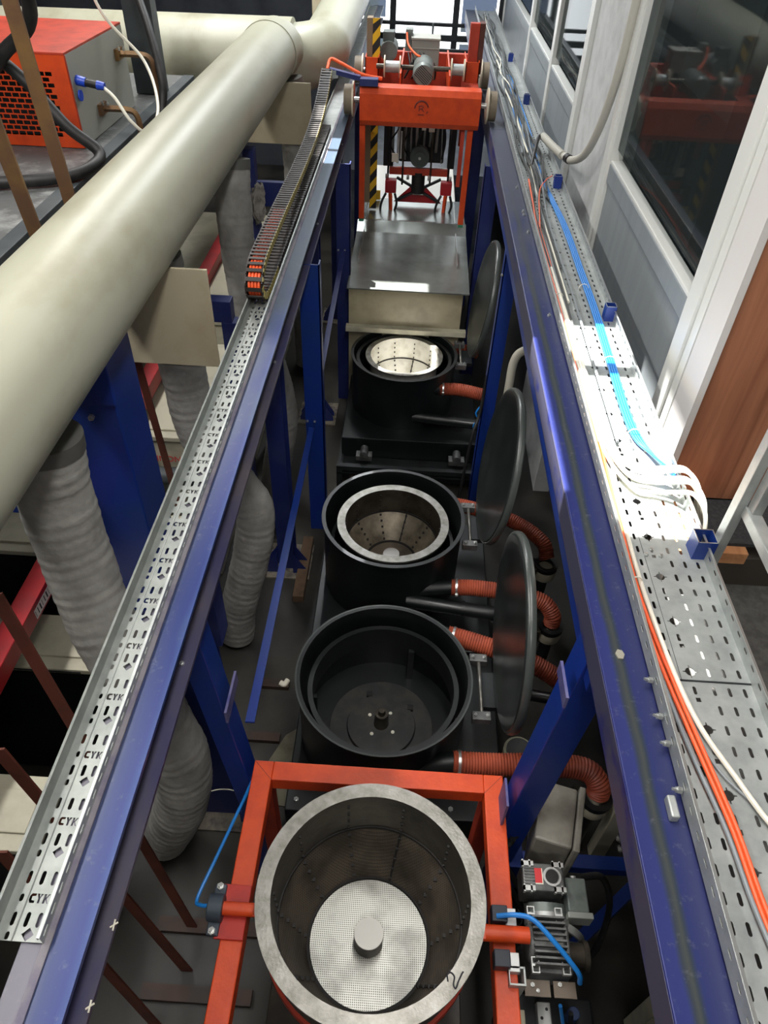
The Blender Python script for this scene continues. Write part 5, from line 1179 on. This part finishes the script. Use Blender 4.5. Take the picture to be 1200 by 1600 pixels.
# gripper below
gp = thing('basket_gripper', (0.06, 6.8, 1.25), 'red and black gripper with four hooks hanging inside the orange carriage', 'gripper')
B().box(-0.22, 0.32, 6.75, 6.79, 1.46, 1.52).box(-0.26, 0.37, 6.74, 6.80, 1.95, 2.03).build('cross_bar', orange_d, gp, 0.003)
B().box(-0.14, 0.26, 6.82, 7.0, 1.55, 2.0).build('gear_block', darkm, gp, 0.01)
B().box(-0.28, -0.19, 6.84, 6.98, 1.5, 1.98).box(0.30, 0.36, 6.84, 6.98, 1.5, 1.98).build_each('side_housing', mat('black_housing', (30, 30, 32), 0.5), gp, 0.006)
rr = B()
random.seed(11)
for k in range(9):
    xx = -0.2 + 0.055 * k; rr.cyl((xx, 6.79, 1.55 + random.random() * .15), (xx + random.uniform(-.02, .02), 6.79, 1.98), random.choice((0.006, 0.01, 0.014)), None, 10)
rr.build_each('air_cylinder', galv, gp)
hh = B()
for k in range(5): hh.tube([(-0.2 + .1 * k, 6.78, 1.95), (-0.15 + .1 * k, 6.74, 1.85), (-0.22 + 0.12 * k, 6.75, 1.72), (-0.16 + .1 * k, 6.78, 1.6)], 0.007, 6, 6)
hh.build_each('black_hose', blackrub, gp)
cp_ = B()
for k in range(4): cp_.cyl((-0.24 + .19 * k, 6.73, 1.43), (-0.24 + .19 * k, 6.73, 1.47), 0.012, None, 10)
cp_.build_each('nut', zinc, gp)
B().cyl((0.045, 6.72, 1.62), (0.045, 6.80, 1.62), 0.085, None, 32).cyl((0.045, 6.70, 1.62), (0.045, 6.72, 1.62), 0.05, None, 24).build('round_drive', mat('grey_green_disc', (74, 84, 80), 0.5), gp)
B().cyl((0.045, 6.69, 1.62), (0.045, 6.70, 1.62), 0.012, None, 12).build('centre_bolt', zinc, gp)
B().cyl((0.045, 6.8, 1.30), (0.045, 6.8, 1.48), 0.06, None, 24).build('spindle', blackrub, gp)
for xx in (-0.23, -0.10, 0.15, 0.31): B().cyl((xx, 6.74, 1.38), (xx, 6.74, 2.02), 0.009, None, 10).build('guide_rod', steel_d if abs(xx) < .2 else blackrub, gp)
B().box(-0.13, -0.115, 6.73, 6.745, 1.6, 1.82).box(-0.16, -0.14, 6.735, 6.75, 1.56, 1.9).build_each('air_cylinder', gearl, gp)
B().box(0.05, 0.085, 6.72, 6.75, 1.84, 1.95).box(0.11, 0.16, 6.72, 6.75, 1.83, 1.95).box(-0.20, -0.145, 6.70, 6.71, 1.58, 1.65).build_each('white_module', whitem, gp)
for sx, xo in ((-1, -0.20), (1, 0.30)):
    hd = B().box(xo - 0.05, xo + 0.05, 6.68, 6.76, 1.32, 1.43).build('gripper_head', redp, gp, 0.006)
    B().tube([(xo - 0.04, 6.68, 1.32), (xo - 0.075, 6.66, 1.25), (xo - 0.085, 6.65, 1.18), (xo - 0.06, 6.64, 1.15)], 0.011, 8, 6).build('hook', blackrub, hd)
    B().tube([(xo + 0.04, 6.68, 1.32), (xo + 0.06, 6.66, 1.24), (xo + 0.04, 6.65, 1.16), (xo + 0.055, 6.63, 1.11)], 0.011, 8, 6).build('hook', blackrub, hd)
    B().bar((xo, 6.68, 1.32), (xo - 0.01 * sx, 6.66, 1.13), 0.025, 0.03).build('finger', orange, hd)
xb = B()
xb.bar((-0.15, 6.8, 1.42), (0.25, 6.8, 1.22), 0.02, 0.026, (0, 1, 0)).bar((0.25, 6.8, 1.42), (-0.15, 6.8, 1.22), 0.02, 0.026, (0, 1, 0))
xb.build_each('cross_link', darkm, gp)
B().prism([(-0.17, 6.82, 1.20), (0.27, 6.82, 1.20), (0.12, 6.82, 1.34), (-0.02, 6.82, 1.34)], (0, 0.01, 0)).build('red_apron', redp, gp)
B().box(0.0, 0.10, 6.79, 6.81, 1.28, 1.31).build('spindle_clamp', gearl, gp)
tag(B().box(-0.42, 0.44, 7.05, 8.5, 0.0, 1.0).build('white_tank', mat('bright_board', (226, 224, 216), 0.5), None, 0.01), 'bright white tank top showing between the arms of the hanging gripper', 'tank')
tag(B().box(-0.42, -0.30, 6.9, 6.92, 1.18, 1.26).build('hazard_strip', yellowm), 'small yellow hazard strip at the left of the cover end', 'strip')
# far clutter beyond the carriage
tag(B().box(-0.5, 0.9, 9.5, 9.54, 1.9, 1.96).build('cross_bar', darkm), 'dark horizontal cross bar between the beams in front of the far window', 'bar')
tag(B().cyl((0.12, 9.48, 0.9), (0.12, 9.48, 2.2), 0.012, None, 8).build('thin_rod', darkm), 'thin dark vertical rod standing against the far window', 'rod')
tag(B().box(-0.9, 0.9, 8.6, 11.0, 0.0, 0.9).build('far_tank', mat('dark_far_tank', (60, 66, 74), 0.4, 0.2, (90, 96, 104), 4)), 'large dim tank between the beams below the far window', 'tank')
